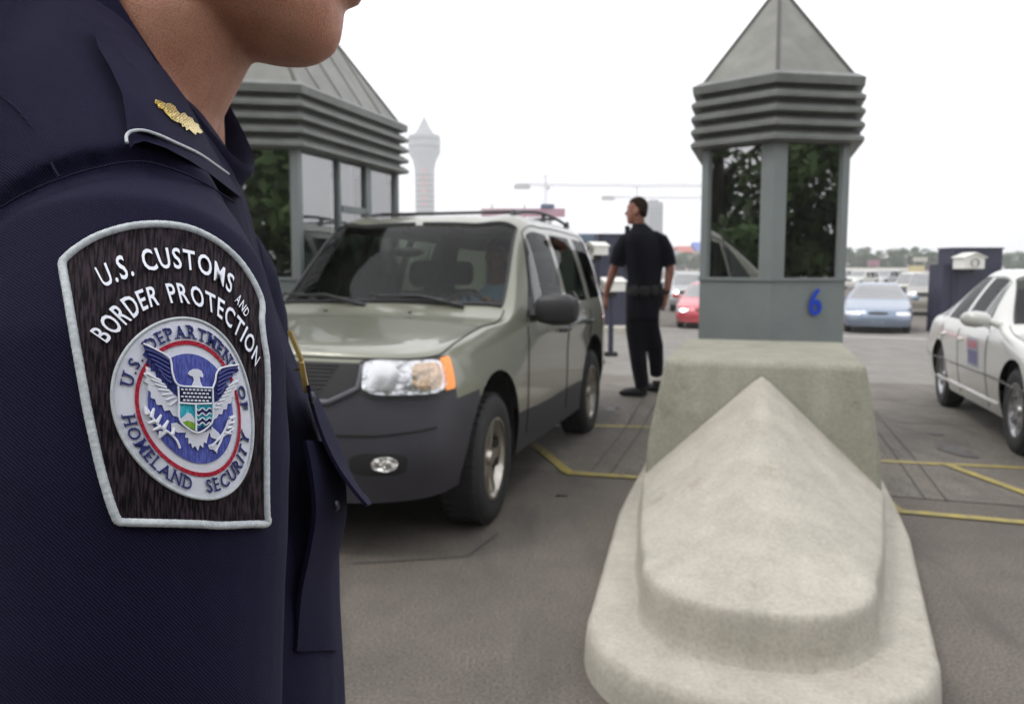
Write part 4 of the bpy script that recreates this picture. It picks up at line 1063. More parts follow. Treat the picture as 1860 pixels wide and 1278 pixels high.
def face_bits(W, s, parent, far=True):
    m = MB()
    for sd in (-1, 1): m.ball(W(.084, .031 * sd, .008), .011 * s, 10, 8)
    m.build('eye', M['eye'], parent)
    m = MB()
    for sd in (-1, 1): m.ball(W(.0905, .0315 * sd, .008), .0055 * s, 8, 6)
    m.build('iris', M['hair'], parent)
    m = MB()
    for sd in (-1, 1): m.tube([W(.0945, .016 * sd, .037), W(.092, .032 * sd, .041), W(.080, .050 * sd, .036)], [.003 * s, .0035 * s, .002 * s], 6)
    m.build('eyebrow', M['hair'], parent)
M['eye'] = mat('eye', (.35, .33, .32), .15)

def superring(c, ax, bx, ha, hb, n=28, e=.8):
    return [c + ax * ha * math.copysign(abs(math.cos(t)) ** e, math.cos(t)) + bx * hb * math.copysign(abs(math.sin(t)) ** e, math.sin(t)) for t in [2 * math.pi * k / n for k in range(n)]]

# ------------------------------------------------ officer standing beside the SUV
def standing_officer():
    bx, by = 1.235, 8.2; bz = zg(bx, by)
    K = 8.2 / 1500 
    Q = lambda px, py, dy=0.0: Vector(((px - 1158) * K, dy, (722 - py) * K))
    r_ = empty('person', (bx, by, bz), 0, 'officer in dark navy short-sleeved uniform standing with back turned beside the SUV', 'person')
    f = Vector((-.62, .78, 0)).normalized(); rt = Vector((f.y, -f.x, 0))
    Z = Vector((0, 0, 1))
    # --- body (skin)
    m = MB(); hs = 1.03
    hc = Q(1157, 386); W = head(m, hc, (-.93, .36), hs)
    m.tube([hc + Z * -.06 + f * -.02, Q(1161, 412), Q(1165, 428)], [.056, .058, .07], 14)
    la = [Q(1133, 440, -.02), Q(1124, 470, .0), Q(1117, 490, .02), Q(1108, 520, .06), Q(1104, 538, .08)]
    ra = [Q(1206, 438, .05), Q(1215, 470, .03), Q(1218, 492, .01), Q(1214, 520, .0), Q(1211, 538, -.01)]
    for a in (la, ra): m.tube(a, [.052, .047, .045, .036, .028], 12)
    hand(m, la[-1], (-.12, .15, -1), (.8, .5, .1), 1.0, .35, 1); hand(m, ra[-1], (-.1, 0, -1), (-.7, .5, 0), 1.0, .5, -1)
    m.tube([Q(1162, 440), Q(1165, 520)], [.11, .12], 12)
    blob('body', m, .0075, 3, M['skin_far'], r_)
    hair_cap('hair', W, hs, M['hair'], r_); face_bits(W, hs, r_)
    # --- shirt
    m = MB(); rg = []
    for py, cx_, hw, hd in ((412, 1163, .075, .07), (420, 1165, .13, .085), (428, 1168, .195, .10), (440, 1170, .225, .115), (460, 1171, .222, .13), (485, 1172, .205, .13), (505, 1172, .188, .125), (520, 1171, .186, .126), (532, 1171, .187, .127)):
        rg.append(superring(Q(px=cx_, py=py), rt, f, hw, hd))
    m.rings(rg)
    m.tube([Q(1152, 430, -.0), Q(1138, 438, -.02), Q(1129, 455, -.01), Q(1121, 483, .01)], [.05, .078, .085, .078], 14)
    m.tube([Q(1186, 428, .03), Q(1201, 438, .04), Q(1210, 456, .04), Q(1217, 484, .02)], [.05, .078, .084, .076], 14)
    blob('shirt', m, .009, 4, M['navy_far'], r_)
    m = MB(); cc = Q(1162, 414)
    m.rings([superring(cc + Z * -.02, rt, f, .082, .078), superring(cc + Z * .025 + f * .004, rt, f, .068, .066), superring(cc + Z * .03 + f * .004, rt, f, .060, .058)], True, False); m.build('collar', M['navy_far'], r_)
    # --- trousers
    m = MB()
    m.rings([superring(Q(1170, y), rt, f, hw, hd) for y, hw, hd in ((520, .180, .12), (540, .184, .13), (560, .182, .135), (580, .170, .13))])
    m.tube([Q(1160, 562, .03), Q(1159, 600, .04), Q(1162, 635, .04), Q(1166, 670, .02), Q(1171, 704, .0)], [.115, .105, .09, .082, .072], 14)
    m.tube([Q(1182, 562, .05), Q(1184, 595, .06), Q(1195, 632, .08), Q(1202, 662, .2), Q(1205, 688, .26)], [.105, .10, .088, .076, .068], 14)
    blob('trousers', m, .010, 4, M['navy_far'], r_)
    # --- shoes
    for (h, t) in ((Vector((.075, .0, .045)), Vector((-.10, .02, .035))), (Vector((.27, .30, .045)), Vector((.13, .40, .035)))):
        h = Vector((h.x, h.y, zg(bx + h.x, by + h.y) - bz + .045)); t = Vector((t.x, t.y, zg(bx + t.x, by + t.y) - bz + .035))
        m = MB(); m.tube([h + (h - t) * .25, h, h.lerp(t, .5) + Z * .006, t, t + (t - h) * .32], [.028, .045, .048, .044, .018], 12, flat=1.0); m.tube([h + Z * .01, h + Z * .08], [.045, .05], 10)
        blob('shoe', m, .008, 2, M['leather'], r_)
    # --- duty belt
    m = MB(); cb = Q(1171, 528)
    m.rings([superring(cb + Z * z, rt, f, .191 + d, .131 + d) for z, d in ((-.028, 0), (-.028, .008), (.028, .008), (.028, 0))], True, False)
    bl = m.build('duty_belt', M['leather'], r_)
    def pouch(a, w_, h_, t_, dz=0):
        p = cb + rt * .198 * math.cos(a) + f * .142 * math.sin(a); n = (rt * math.cos(a) + f * math.sin(a)); s_ = Z.cross(n)
        m = MB(); rg = []
        for z, sc in ((-h_, .8), (-h_ * .9, .95), (0, 1), (h_ * .8, 1), (h_, .85)): rg.append(superring(p + Z * (z + dz) + n * t_ * .6, s_, n, w_ * sc, t_ * sc, 16, .5))
        m.rings(rg); m.build('pouch', M['leather'], r_)
    pouch(R(-95), .032, .05, .022); pouch(R(-125), .04, .045, .025); pouch(R(-65), .03, .06, .02); pouch(R(-15), .045, .11, .03, -.09); pouch(R(200), .035, .05, .02)
    m = MB(); pr = Q(1139, 421, -.02); m.box(pr, (.045, .035, .09)); m.tube([pr - Z * .04, Q(1134, 450, .09), Q(1140, 500, .12)], .006, 6)
    m.build('radio', M['leather'], r_)
    m = MB(); w_ = ra[-1] + Vector((0, 0, .035)); m.tube([w_ + Vector((0, 0, .015)), w_ - Vector((0, 0, .012))], .036, 14); m.build('watch', M['leather'], r_)
standing_officer()

# ------------------------------------------------ seated drivers (in car coordinates, x forward, y left)
def driver(car, y0, hx, label, shirt, simple=False, seat_z=.70, wheel=(.34, 1.10)):
    r_ = empty('person', car.location, 0, label, 'person'); r_.rotation_euler = car.rotation_euler
    f, rt, Z = Vector((1, 0, 0)), Vector((0, -1, 0)), Vector((0, 0, 1)); B = lambda x, y, z: Vector((hx + x, y0 + y, seat_z + z))
    m = MB(); hc = B(.0, 0, .80); W = head(m, hc, (1, .15), 1.0)
    m.tube([B(-.02, 0, .70), B(-.04, 0, .58)], [.055, .065], 12)
    wz = wheel[1]; wx = wheel[0]
    for sd in (-1, 1):
        el = B(.14, .24 * sd, .36); wr = Vector((wx - .07, y0 + .15 * sd, wz + .07)); m.tube([B(-.04, .20 * sd, .52), el, wr], [.045, .042, .028], 10)
        hand(m, wr, (wx + .03 - wr.x, -.02 * sd, .04), (0, -.6 * sd, -.6), 1.0, .9, -sd)
    m.tube([B(-.04, 0, .5), B(-.02, 0, .1)], [.1, .11], 10)
    blob('body', m, .009, 3, M['skin_far'], r_); hair_cap('hair', W, 1.0, M['hair'], r_); face_bits(W, 1.0, r_)
    m = MB(); m.rings([superring(B(x, 0, z), rt, f, hw, hd) for z, x, hw, hd in ((.06, .02, .17, .13), (.2, .01, .175, .135), (.38, -.01, .19, .13), (.48, -.03, .20, .115), (.55, -.04, .14, .09), (.60, -.04, .07, .06))])
    for sd in (-1, 1): m.tube([B(-.04, .18 * sd, .49), B(.03, .225 * sd, .43), B(.14, .24 * sd, .35), B(.22, .215 * sd, .37)], [.078, .07, .06, .055], 12)
    blob('shirt', m, .011, 4, shirt, r_)
    m = MB()
    for sd in (-1, 1): m.tube([B(0, .09 * sd, .04), B(.42, .12 * sd, .06), B(.62, .12 * sd, -.28)], [.10, .085, .06], 12)
    blob('trousers', m, .014, 3, M['navy_far'], r_)
    return r_
driver(suv, .38, -.20, 'driver in a light blue shirt with a hand on the wheel of the green SUV', M['light_blue_shirt'])
driver(sed, .38, -.22, 'dim figure driving the white sedan at the right edge', M['navy_far'], seat_z=.42, wheel=(.30, .88))

# ------------------------------------------------ near officer
YAW = R(15)
OB = Vector((-.255, .62, 0)); Fv = Vector((math.cos(YAW), math.sin(YAW), 0)); Rv = Vector((math.sin(YAW), -math.cos(YAW), 0)); Zv = Vector((0, 0, 1))
def B(f, r, z): return OB + Fv * f + Rv * r + Zv * z
near_off = empty('person', (OB.x, OB.y, 0), 0, 'near officer in navy shirt with a large embroidered shoulder patch, filling the left', 'person')
def fix(o):   # geometry is made in world space; re-express relative to the root
    o.matrix_parent_inverse = Matrix.Translation(-Vector((OB.x, OB.y, 0)))
    return o
def near_body():
    m = MB(); f2 = Vector((math.cos(R(6)), math.sin(R(6)), 0)); r2 = Vector((f2.y, -f2.x, 0)); c0 = Vector((-.205, .625, 0))
    def ringh(z, fx, bx_, hw, e=.9, n=28):
        # fx/bx_: world X of front and back on the median plane
        mx, hl = (fx + bx_) / 2, (fx - bx_) / 2
        c = Vector((mx, .625 + (mx + .205) * math.tan(R(6)), z))
        return superring(c, f2, r2, hl / f2.x, hw, n, e)
    m.rings([ringh(*a) for a in ((1.569, -.150, -.176, .012), (1.5725, -.141, -.192, .022), (1.580, -.131, -.215, .034), (1.59, -.1265, -.255, .046), (1.602, -.1245, -.285, .056), (1.62, -.123, -.30, .063), (1.645, -.120, -.31, .068), (1.68, -.118, -.315, .072), (1.72, -.118, -.32, .074), (1.76, -.125, -.315, .073), (1.785, -.145, -.295, .062), (1.80, -.18, -.265, .04), (1.806, -.2, -.24, .015))])
    Md = lambda dx, r, z: Vector((-.205, .625, z)) + f2 * (dx + .205) + r2 * r
    Mz = Matrix.Rotation(R(6), 3, 'Z')
    m.ball(Md(-.122, 0, 1.6195), (.0125, .024, .0065), 14, 8, Mz); m.ball(Md(-.121, 0, 1.630), (.0125, .022, .0055), 14, 8, Mz)
    m.tube([Md(-.120, 0, 1.705), Md(-.106, 0, 1.68), Md(-.092, 0, 1.66), Md(-.108, 0, 1.648)], [.008, .011, .013, .010], 10)
    for sd in (-1, 1):
        m.ball(Md(-.108, .012 * sd, 1.653), .009, 10, 8)
        m.ball(Md(-.225, .077 * sd, 1.67), (.018, .008, .032), 12, 8, Mz)
        m.ball(Md(-.128, .030 * sd, 1.722), (.012, .03, .008), 10, 6, Mz)
    # neck
    m.rings([superring(Vector((x, .625, z)), Vector((1, 0, 0)), Vector((0, 1, 0)), ha, hb, 24, 1) for z, x, ha, hb in ((1.42, -.30, .075, .08), (1.48, -.295, .068, .072), (1.53, -.281, .062, .066), (1.56, -.262, .060, .064), (1.59, -.245, .060, .064), (1.63, -.24, .06, .06), (1.66, -.24, .055, .055))])
    for sd in (-1, 1):   # sternomastoid
        m.tube([Vector((-.262, .625 - .052 * sd, 1.62)), Vector((-.245, .625 - .045 * sd, 1.56)), Vector((-.232, .625 - .02 * sd, 1.47))], [.016, .0165, .013], 10)
    # torso core, arms and hands
    m.rings([superring(B(0, 0, z), Fv, Rv, a, b_, 20) for z, a, b_ in ((.85, .07, .11), (1.1, .07, .12), (1.35, .05, .12), (1.45, .035, .07))])
    for sd in (1, -1):
        el = B(-.02, .235 * sd, 1.12); wr = B(.05, .25 * sd, .88)
        m.tube([B(0, .19 * sd, 1.40), el, wr], [.045, .042, .029], 14); hand(m, wr, (Fv * .15 - Zv), Rv * -sd, 1.0, .4, sd)
    o = blob('body', m, .0035, 3, M['skin'], near_off); fix(o)
    W = lambda a, b, z: Md(-.205, 0, 1.69) + (f2 * a + r2 * b + Zv * z)
    fix(hair_cap('hair', W, 1.0, M['hair'], near_off)); 
    for o in [x for x in bpy.data.objects if x.name.startswith('hair') and x.parent == near_off]: pass
    W2 = lambda a, b, z: Md(-.212, 0, 1.69) + (f2 * a + r2 * b + Zv * z)
    before = set(bpy.data.objects); face_bits(W2, 1.0, near_off)
    for o in set(bpy.data.objects) - before: fix(o)
near_body()
CREASE = []
def near_shirt():
    m = MB()
    rr = [(.93, .00, .118, .165), (1.05, 0, .120, .172), (1.214, -.003, .121, .180), (1.30, -.012, .116, .184), (1.345, -.020, .108, .182), (1.386, -.030, .104, .178), (1.426, -.036, .100, .163), (1.47, -.042, .097, .140), (1.51, -.050, .092, .108), (1.55, -.070, .086, .084), (1.60, -.098, .072, .070), (1.65, -.112, .060, .064), (1.68, -.118, .050, .056)]
    m.rings([superring(B(fc, 0, z), Fv, Rv, fh, rh, 40, .85) for z, fc, fh, rh in rr])
    for sd in (1, -1):
        m.tube([B(-.075, .05 * sd, 1.525), B(-.045, .11 * sd, 1.475), B(-.01, .165 * sd, 1.425)], [.085, .078, .070], 24)     # trapezius and shoulder yoke
        m.tube([B(-.095, .06 * sd, 1.56), B(-.10, .13 * sd, 1.46), B(-.07, .16 * sd, 1.30)], [.07, .085, .09], 24)
        pts = [B(-.002, .150 * sd, 1.423), B(.002, .182 * sd, 1.405), B(.003, .197 * sd, 1.372), B(.001, .206 * sd, 1.32), B(-.004, .212 * sd, 1.25), B(-.008, .216 * sd, 1.17), B(-.012, .220 * sd, 1.12)]
        rad = [.064, .073, .080, .0825, .083, .083, .083]
        m.tube(pts, rad, 32, flat=1.0, up=Fv)
    t = blob('shirt', m, .0035, 6, M['navy'], near_off)
    # soft folds in the cloth
    from mathutils import noise
    me = t.data; nrm = [v.normal.copy() for v in me.vertices]
    for v, n_ in zip(me.vertices, nrm):
        c = v.co; d_ = .0012 * noise.noise(Vector((c.x * 16, c.y * 16, c.z * 9)) )
        # drag lines running down the chest and the back of the sleeve
        d_ += .0022 * max(0, noise.noise(Vector((c.x * 38 + c.z * 14, c.y * 30, c.z * 6 + 5)))) * (1 if c.y > .50 else .15)
        # compression folds under the arm
        d_ += .0030 * math.sin(c.z * 130 + c.x * 60) * math.exp(-((c.z - 1.30) / .10) ** 2) * math.exp(-((c.y - .50) / .035) ** 2)
        v.co = c + n_ * d_
    me.update()
    return t
shirt = fix(near_shirt())
# ------------------------------------------------ near officer: collar, epaulette, patch, pocket, insignia
def bvh_of(o):
    me = o.data; return BVHTree.FromPolygons([v.co for v in me.vertices], [p.vertices for p in me.polygons])
BV = bvh_of(shirt)
def hit_depth(px, py):
    r = ray(px, py); h = BV.ray_cast(CAM, r.normalized())
    return None if h[0] is None else (h[0].y)
class Drape:
    """smooth surface fitted to the cloth over a region, addressed through the traced outlines"""
    def __init__(s, x0, y0, x1, y1, deg=4, margin=0, clampx=None):
        s.c = ((x0 + x1) / 2, (y0 + y1) / 2); s.h = ((x1 - x0) / 2, (y1 - y0) / 2); s.deg = deg; s.box = (x0, y0, x1, y1)
        A, b = [], []
        for i in range(26):
            for j in range(26):
                px, py = x0 + (x1 - x0) * i / 25, y0 + (y1 - y0) * j / 25
                if clampx and px > clampx(py): continue
                d = hit_depth(px, py)
                if d is None or d > .60: continue
                A.append(s.basis(px, py)); b.append(1 / d)
        A, b = np.array(A), np.array(b)
        for _ in range(4):
            s.k, *_r = np.linalg.lstsq(A, b, rcond=None)
            e = np.abs(A @ s.k - b); keepm = e <= max(np.percentile(e, 96), 1e-6); A, b = A[keepm], b[keepm]
    def basis(s, px, py):
        u, v = (px - s.c[0]) / s.h[0], (py - s.c[1]) / s.h[1]
        return [u**i * v**j for i in range(s.deg + 1) for j in range(s.deg + 1 - i)]
    def raw(s, px, py): 
        d = 1 / float(np.dot(s.basis(px, py), s.k)); return P(px, py, d)
    def __call__(s, px, py, off=0.0):
        p = s.raw(px, py)
        if off:
            a, b = s.raw(px + 2, py) - s.raw(px - 2, py), s.raw(px, py + 2) - s.raw(px, py - 2)
            n = a.cross(b).normalized(); v = (CAM - p).normalized()
            p = p + v * (off / max(.45, abs(n.dot(v))))
        return p
def dr_mesh(D, V, F, off, thick, fn=None):
    top = [D(x, y, off + (fn(x, y) if fn else 0)) for x, y in V]; bot = [D(x, y, off - thick) for x, y in V]
    # orient
    n = (top[F[0][1]] - top[F[0][0]]).cross(top[F[0][2]] - top[F[0][0]])
    if n.dot(CAM - top[F[0][0]]) < 0: F = [tuple(reversed(f)) for f in F]
    return solid_from(top, bot, F)
def with_uv(o, V, n_copies=2):
    me = o.data; uv = me.uv_layers.new(name='UVMap'); VV = list(V) * n_copies
    for l in me.loops:
        x, y = VV[l.vertex_index]; uv.data[l.index].uv = (x * .01, y * .01)
def dpanel(D, name, outline, off, thick, mt, parent, step=10, holes=(), fn=None, ang=45, uv=False):
    V, F = cdt_fill(outline, step, holes); vv, ff = dr_mesh(D, V, F, off, thick, fn)
    m = MB(); m.add(vv, ff)
    me = m.mesh(name); auto_smooth(me, ang); o = link_mesh(name, me, mt, None)
    if uv: with_uv(o, V)
    o.parent = parent
    if parent is near_off: fix(o)
    return o
def dpanels(D, name, outlines, off, thick, mt, parent, step=6, uv=False):
    m = MB(); VV = []
    for ol in outlines:
        V, F = cdt_fill(ol, step)
        if not F: continue
        vv, ff = dr_mesh(D, V, F, off, thick); m.add(vv, ff); VV += list(V) * 2
    me = m.mesh(name); auto_smooth(me, 45); o = link_mesh(name, me, mt, None)
    if uv: with_uv(o, VV, 1)
    o.parent = parent
    if parent is near_off: fix(o)
    return o
def resample(path, step, closed=False):
    """smooth (Catmull-Rom) resampling of a traced line"""
    n = len(path); o = []
    rng = range(n if closed else n - 1)
    for i in rng:
        g = (lambda k: path[k % n]) if closed else (lambda k: path[min(max(k, 0), n - 1)])
        p0, p1, p2, p3 = g(i - 1), g(i), g(i + 1), g(i + 2)
        d = math.hypot(p2[0] - p1[0], p2[1] - p1[1]); m_ = max(1, int(d / step + .5))
        for k in range(m_):
            t = k / m_; w_ = cr_w(t); o.append(tuple(w_[0] * a + w_[1] * b + w_[2] * c + w_[3] * e for a, b, c, e in zip(p0, p1, p2, p3)))
    if not closed: o.append(tuple(path[-1]))
    return o
def dtube(D, mb, path, r, off, step=4, n=8, closed=False, flat=1.0, mod=None, sm=True):
    pts = resample(path, step, closed) if sm else path
    if closed: pts.append(pts[0])
    W = [D(x, y, off) for x, y in pts]
    rr = [(r(i / len(pts)) if callable(r) else r) * (mod(i) if mod else 1) for i in range(len(pts))]
    mb.tube(W, rr, n, flat=flat)
def scale_pts(pts, s, ox, oy): return [(ox + x / s, oy + y / s) for x, y in pts]

M['thread_white'] = mat('thread_white', (.62, .66, .68), .55, vscale=300, col2=(.40, .44, .47), bump=.6, bscale=900, bdist=.0006)
M['thread_white2'] = mat('thread_white2', (.88, .90, .97), .55, vscale=90, col2=(.68, .71, .82), bump=.7, bscale=60, bdist=.0006, uv=True, stretch=(4, .6, 1))
def field_mat(name, c1, c2, sx=28, sy=3.2):
    m = bpy.data.materials.new(name); m.use_nodes = True; N, L = nodes(m); b = N['Principled BSDF']
    tc = N.new('ShaderNodeTexCoord'); mp = N.new('ShaderNodeMapping'); mp.inputs['Scale'].default_value = (sx, sy, 1); mp.inputs['Rotation'].default_value = (0, 0, R(8)); L.new(tc.outputs['UV'], mp.inputs[0])
    n1 = N.new('ShaderNodeTexNoise'); n1.inputs['Scale'].default_value = 1.0; n1.inputs['Detail'].default_value = 3; L.new(mp.outputs[0], n1.inputs[0])
    cr = N.new('ShaderNodeValToRGB'); cr.color_ramp.elements[0].position = .42; cr.color_ramp.elements[1].position = .60
    cr.color_ramp.elements[0].color = (*c1, 1); cr.color_ramp.elements[1].color = (*c2, 1); L.new(n1.outputs[0], cr.inputs[0]); L.new(cr.outputs[0], b.inputs['Base Color'])
    b.inputs['Roughness'].default_value = .75; b.inputs['Specular IOR Level'].default_value = .15; bp = N.new('ShaderNodeBump'); bp.inputs['Strength'].default_value = .8; bp.inputs['Distance'].default_value = .0008
    L.new(n1.outputs[0], bp.inputs['Height']); L.new(bp.outputs[0], b.inputs['Normal']); return m
M['patch_field'] = field_mat('patch_field', (.003, .002, .003), (.036, .024, .032), 22, 2.6)
M['blue_thread'] = field_mat('blue_thread', (.06, .075, .30), (.11, .13, .45), 30, 5)
M['navy_thread'] = field_mat('navy_thread', (.015, .02, .10), (.05, .06, .24), 30, 5)
M['red_thread'] = field_mat('red_thread', (.30, .01, .03), (.48, .03, .06), 20, 20)
M['teal_thread'] = field_mat('teal_thread', (.02, .38, .50), (.08, .55, .66), 30, 5)
M['green_thread'] = field_mat('green_thread', (.16, .32, .03), (.26, .45, .06), 30, 5)
M['gold'] = mat('gold', (.80, .62, .16), .25, .85, bump=.5, bscale=400, bdist=.001)
M['gold_plate'] = mat('gold_plate', (.62, .42, .13), .3, .95, bump=.15, bscale=500, bdist=.0005)
M['button'] = mat('button', (.01, .012, .03), .3)

def near_details():
    # ---- collar: stand and fall round the neck, tilted forward
    Dv, Nv, Yv = Vector((.52, 0, -.857)), Vector((-.857, 0, -.52)), Vector((0, 1, 0))
    C0 = Vector((-.249, .625, 1.580))
    def cring(off, la, lb, extra=0, n=48):
        ring = []
        for k in range(n):
            t = 2 * math.pi * k / n
            p = C0 + Nv * off + Dv * (la * math.cos(t) + .004) + Yv * lb * math.sin(t)
            ring.append(p)
        return ring
    m = MB()
    m.rings([cring(.03, .090, .062), cring(.004, .094, .066), cring(-.001, .097, .069), cring(.002, .101, .072), cring(.03, .108, .084), cring(.052, .112, .096), cring(.056, .112, .097), cring(.055, .108, .093), cring(.04, .10, .083)], True, False)
    cl = fix(m.build('collar', M['navy'], near_off, ang=60))
    DU = Drape(60, 40, 470, 420, 5)
    # ---- seams of the shoulder and sleeve head
    DS = Drape(-20, 150, 480, 520, 5)
    m = MB(); dtube(DS, m, [(-30, 395), (0, 378), (60, 345), (150, 312), (240, 294), (300, 303), (370, 332), (425, 368)], .0006, .0002, 5, 8, flat=.9)
    m2 = MB(); 
    def stitches(D, path, off, ln=4, gap=4, r=.00022):
        pts = resample(path, 2); i = 0
        while i + ln // 2 < len(pts):
            m2.tube([D(*pts[i], off), D(*pts[i + ln // 2], off)], r, 5); i += (ln + gap) // 2
    dtube(DS, m, [(-30, 140), (0, 172), (35, 203), (70, 250), (95, 300), (108, 322)], .0006, .0001, 5, 8)
    fix(m.build('seam', M['navy'], near_off, ang=80))
    # ---- epaulette
    ep = [(170, 50), (178, 85), (200, 122), (222, 170), (229, 215), (231, 243), (239, 238), (262, 237), (290, 243), (325, 258), (362, 278), (400, 305), (425, 323), (437, 342), (426, 300), (404, 262), (372, 222), (335, 175), (300, 128), (262, 92), (226, 70)]
    epo = dpanel(DU, 'epaulette', ep, .0085, .003, M['navy'], near_off, 9, fn=lambda x, y: .0012 * math.sin(x * .05))
    lip = [(231, 244), (240, 239), (262, 238), (290, 244), (325, 259), (362, 279), (400, 306), (425, 324), (438, 344), (437, 358), (420, 345), (385, 318), (345, 292), (300, 268), (262, 256), (243, 262), (236, 270)]
    dpanel(DU, 'epaulette_end', lip, .0075, .0045, M['navy'], epo, 7)
    m = MB(); pth = scale_pts([(612, 690), (611, 655), (635, 634), (690, 630), (760, 650), (850, 690), (960, 742), (1060, 810), (1130, 862), (1160, 908)], 2.657, 0, 0)
    dtube(DU, m, pth, .00085, .0095, 1.4, 8, mod=lambda i: 1.12 if i % 2 else .9); m.build('piping', M['thread_white'], epo, ang=80)
    stitches(DU, [(211, 90), (240, 118), (270, 146), (297, 170)], .0092, 4, 4)
    # ---- major's oak leaf, gold
    leaf = scale_pts([(748, 480), (775, 486), (800, 500), (822, 498), (845, 512), (853, 530), (868, 548), (892, 545), (905, 562), (930, 572), (938, 590), (958, 600), (965, 620), (980, 636), (968, 645), (950, 638), (945, 652), (930, 640), (915, 625), (898, 628), (895, 612), (880, 612), (876, 596), (850, 588), (828, 576), (815, 560), (800, 548), (786, 528), (765, 520), (760, 505), (748, 500)], 2.657, 0, 0)
    rnd = random.Random(3)
    def lf(x, y):
        q = (x - 282) / 86; yc = 182 + q * 60; return .0012 * max(0, 1 - abs(y - yc) / 11) + .0006 * math.sin(x * .9) * math.sin(y * 1.1)
    dpanel(DU, 'oak_leaf_pin', leaf, .0105, .0015, M['gold'], near_off, 2.2, fn=lf, ang=12)
    # ---- shoulder patch
    DP = Drape(88, 392, 500, 965, 5, clampx=lambda y: 478 + min(14, max(0, (y - 500) / 8)) - max(0, (520 - y)) * .35)
    sc, ox, oy = 2.13, 80, 380
    OL = scale_pts([(72, 205), (95, 178), (130, 150), (200, 108), (300, 74), (400, 59), (500, 62), (590, 84), (680, 133), (750, 195), (800, 265), (832, 330), (843, 375), (841, 430), (848, 500), (860, 580), (864, 700), (862, 800), (860, 900), (860, 1000), (860, 1100), (862, 1180), (866, 1210), (850, 1217), (800, 1217), (685, 1222), (600, 1217), (450, 1213), (320, 1210), (290, 1206), (278, 1190), (255, 1130), (220, 1010), (190, 880), (165, 760), (140, 620), (115, 480), (90, 330), (74, 240)], sc, ox, oy)
    OLs = resample(OL, 6, True)
    pt = dpanel(DP, 'shoulder_patch', OLs, .0028, .0026, M['patch_field'], near_off, 9, uv=True)
    m = MB(); dtube(DP, m, OL, .00185, .0030, 1.5, 8, closed=True, mod=lambda i: (1.06 if i % 3 == 0 else .98) * (1 + .025 * math.sin(i * .7)))
    m.build('patch_border', M['thread_white'], pt, ang=80)
    def glyph(ch, size=1.0, off=.018):
        cu = bpy.data.curves.new('g', 'FONT'); cu.body = ch; cu.size = size; cu.offset = off; cu.resolution_u = 3
        t = bpy.data.objects.new('g', cu); COL.objects.link(t); me = evaluated(t); bpy.data.objects.remove(t)
        V = [(v.co.x, v.co.y) for v in me.vertices]; F = [tuple(p.vertices) for p in me.polygons]
        bpy.data.meshes.remove(me); return V, F
    def glyph_run(text, gap=.10, space=.45, off=.018, serif=False):
        x = 0; out_ = []
        for ch in text:
            if ch == ' ': x += space; continue
            V, F = glyph(ch, 1.0, off)
            x0, x1 = min(v[0] for v in V), max(v[0] for v in V); H = .73
            wdt = x1 - x0
            VV = [(v[0] - x0 + x, v[1] / H) for v in V]; out_.append((ch, VV, F, x, x + wdt)); x += wdt + gap
        x -= gap
        return [(c, [(v[0] / x, v[1]) for v in V], F, a / x, b / x) for c, V, F, a, b in out_]
    def put_text(D, name, text, mapf, off, thick, mt, parent, gap=.10, space=.45, bold=.018, serif=False):
        m = MB()
        for ch, V, F, a, b in glyph_run(text, gap, space, bold):
            if serif:
                w_ = b - a; sh = .075; e = min(.3 * w_, .022)
                bars = {'U': [('t', 0), ('t', 1)], 'D': [('b', 0), ('t', 0)], 'E': [('b', 0), ('t', 0)], 'P': [('b', 0), ('t', 0)], 'A': [('b', 0), ('b', 1)], 'R': [('b', 0), ('t', 0), ('b', 1)], 'T': [('b', .5)], 'M': [('b', 0), ('b', 1), ('t', 0), ('t', 1)], 'N': [('b', 0), ('t', 0), ('t', 1)], 'F': [('b', 0), ('t', 0)], 'H': [('b', 0), ('b', 1), ('t', 0), ('t', 1)], 'L': [('b', 0), ('t', 0)], 'I': [('b', .5), ('t', .5)], 'Y': [('b', .5), ('t', 0), ('t', 1)]}.get(ch, [])
                V = list(V); F = list(F)
                for pos, q in bars:
                    cx_ = a + w_ * q + (e * .35 if q == 0 else -e * .35 if q == 1 else 0); y0 = 0 if pos == 'b' else 1 - sh; k = len(V)
                    V += [(cx_ - e, y0), (cx_ + e, y0), (cx_ + e, y0 + sh), (cx_ - e, y0 + sh)]; F.append((k, k + 1, k + 2, k + 3))
            pxy = [mapf(x, y) for x, y in V]; vv, ff = dr_mesh(D, pxy, F, off, thick); m.add(vv, ff)
        me = m.mesh(name); auto_smooth(me, 50); o = link_mesh(name, me, mt, parent)
        return o
    def two_curves(Bp, Tp):
        def arc(pts):
            s_ = [0]
            for p, q in zip(pts[:-1], pts[1:]): s_.append(s_[-1] + math.hypot(q[0] - p[0], q[1] - p[1]))
            return s_
        if len(Bp) == len(Tp): pass
        kb, kt = arc(Bp), arc(Tp); n = len(Bp); key = [(a / kb[-1] + b / kt[-1]) / 2 for a, b in zip(kb, kt)]
        def at(pts, t):
            i = max(0, min(n - 2, int(np.searchsorted(key, t) - 1))); u = (t - key[i]) / (key[i + 1] - key[i]); g = lambda k: pts[min(max(k, 0), n - 1)]
            w_ = cr_w(min(max(u, 0), 1)); return tuple(sum(w_[j] * g(i - 1 + j)[c] for j in range(4)) for c in (0, 1))
        return lambda x, y: tuple(a * (1 - y) + b * y for a, b in zip(at(Bp, x), at(Tp, x)))
    s8 = lambda pts: scale_pts(pts, 4.4075, 100, 390)
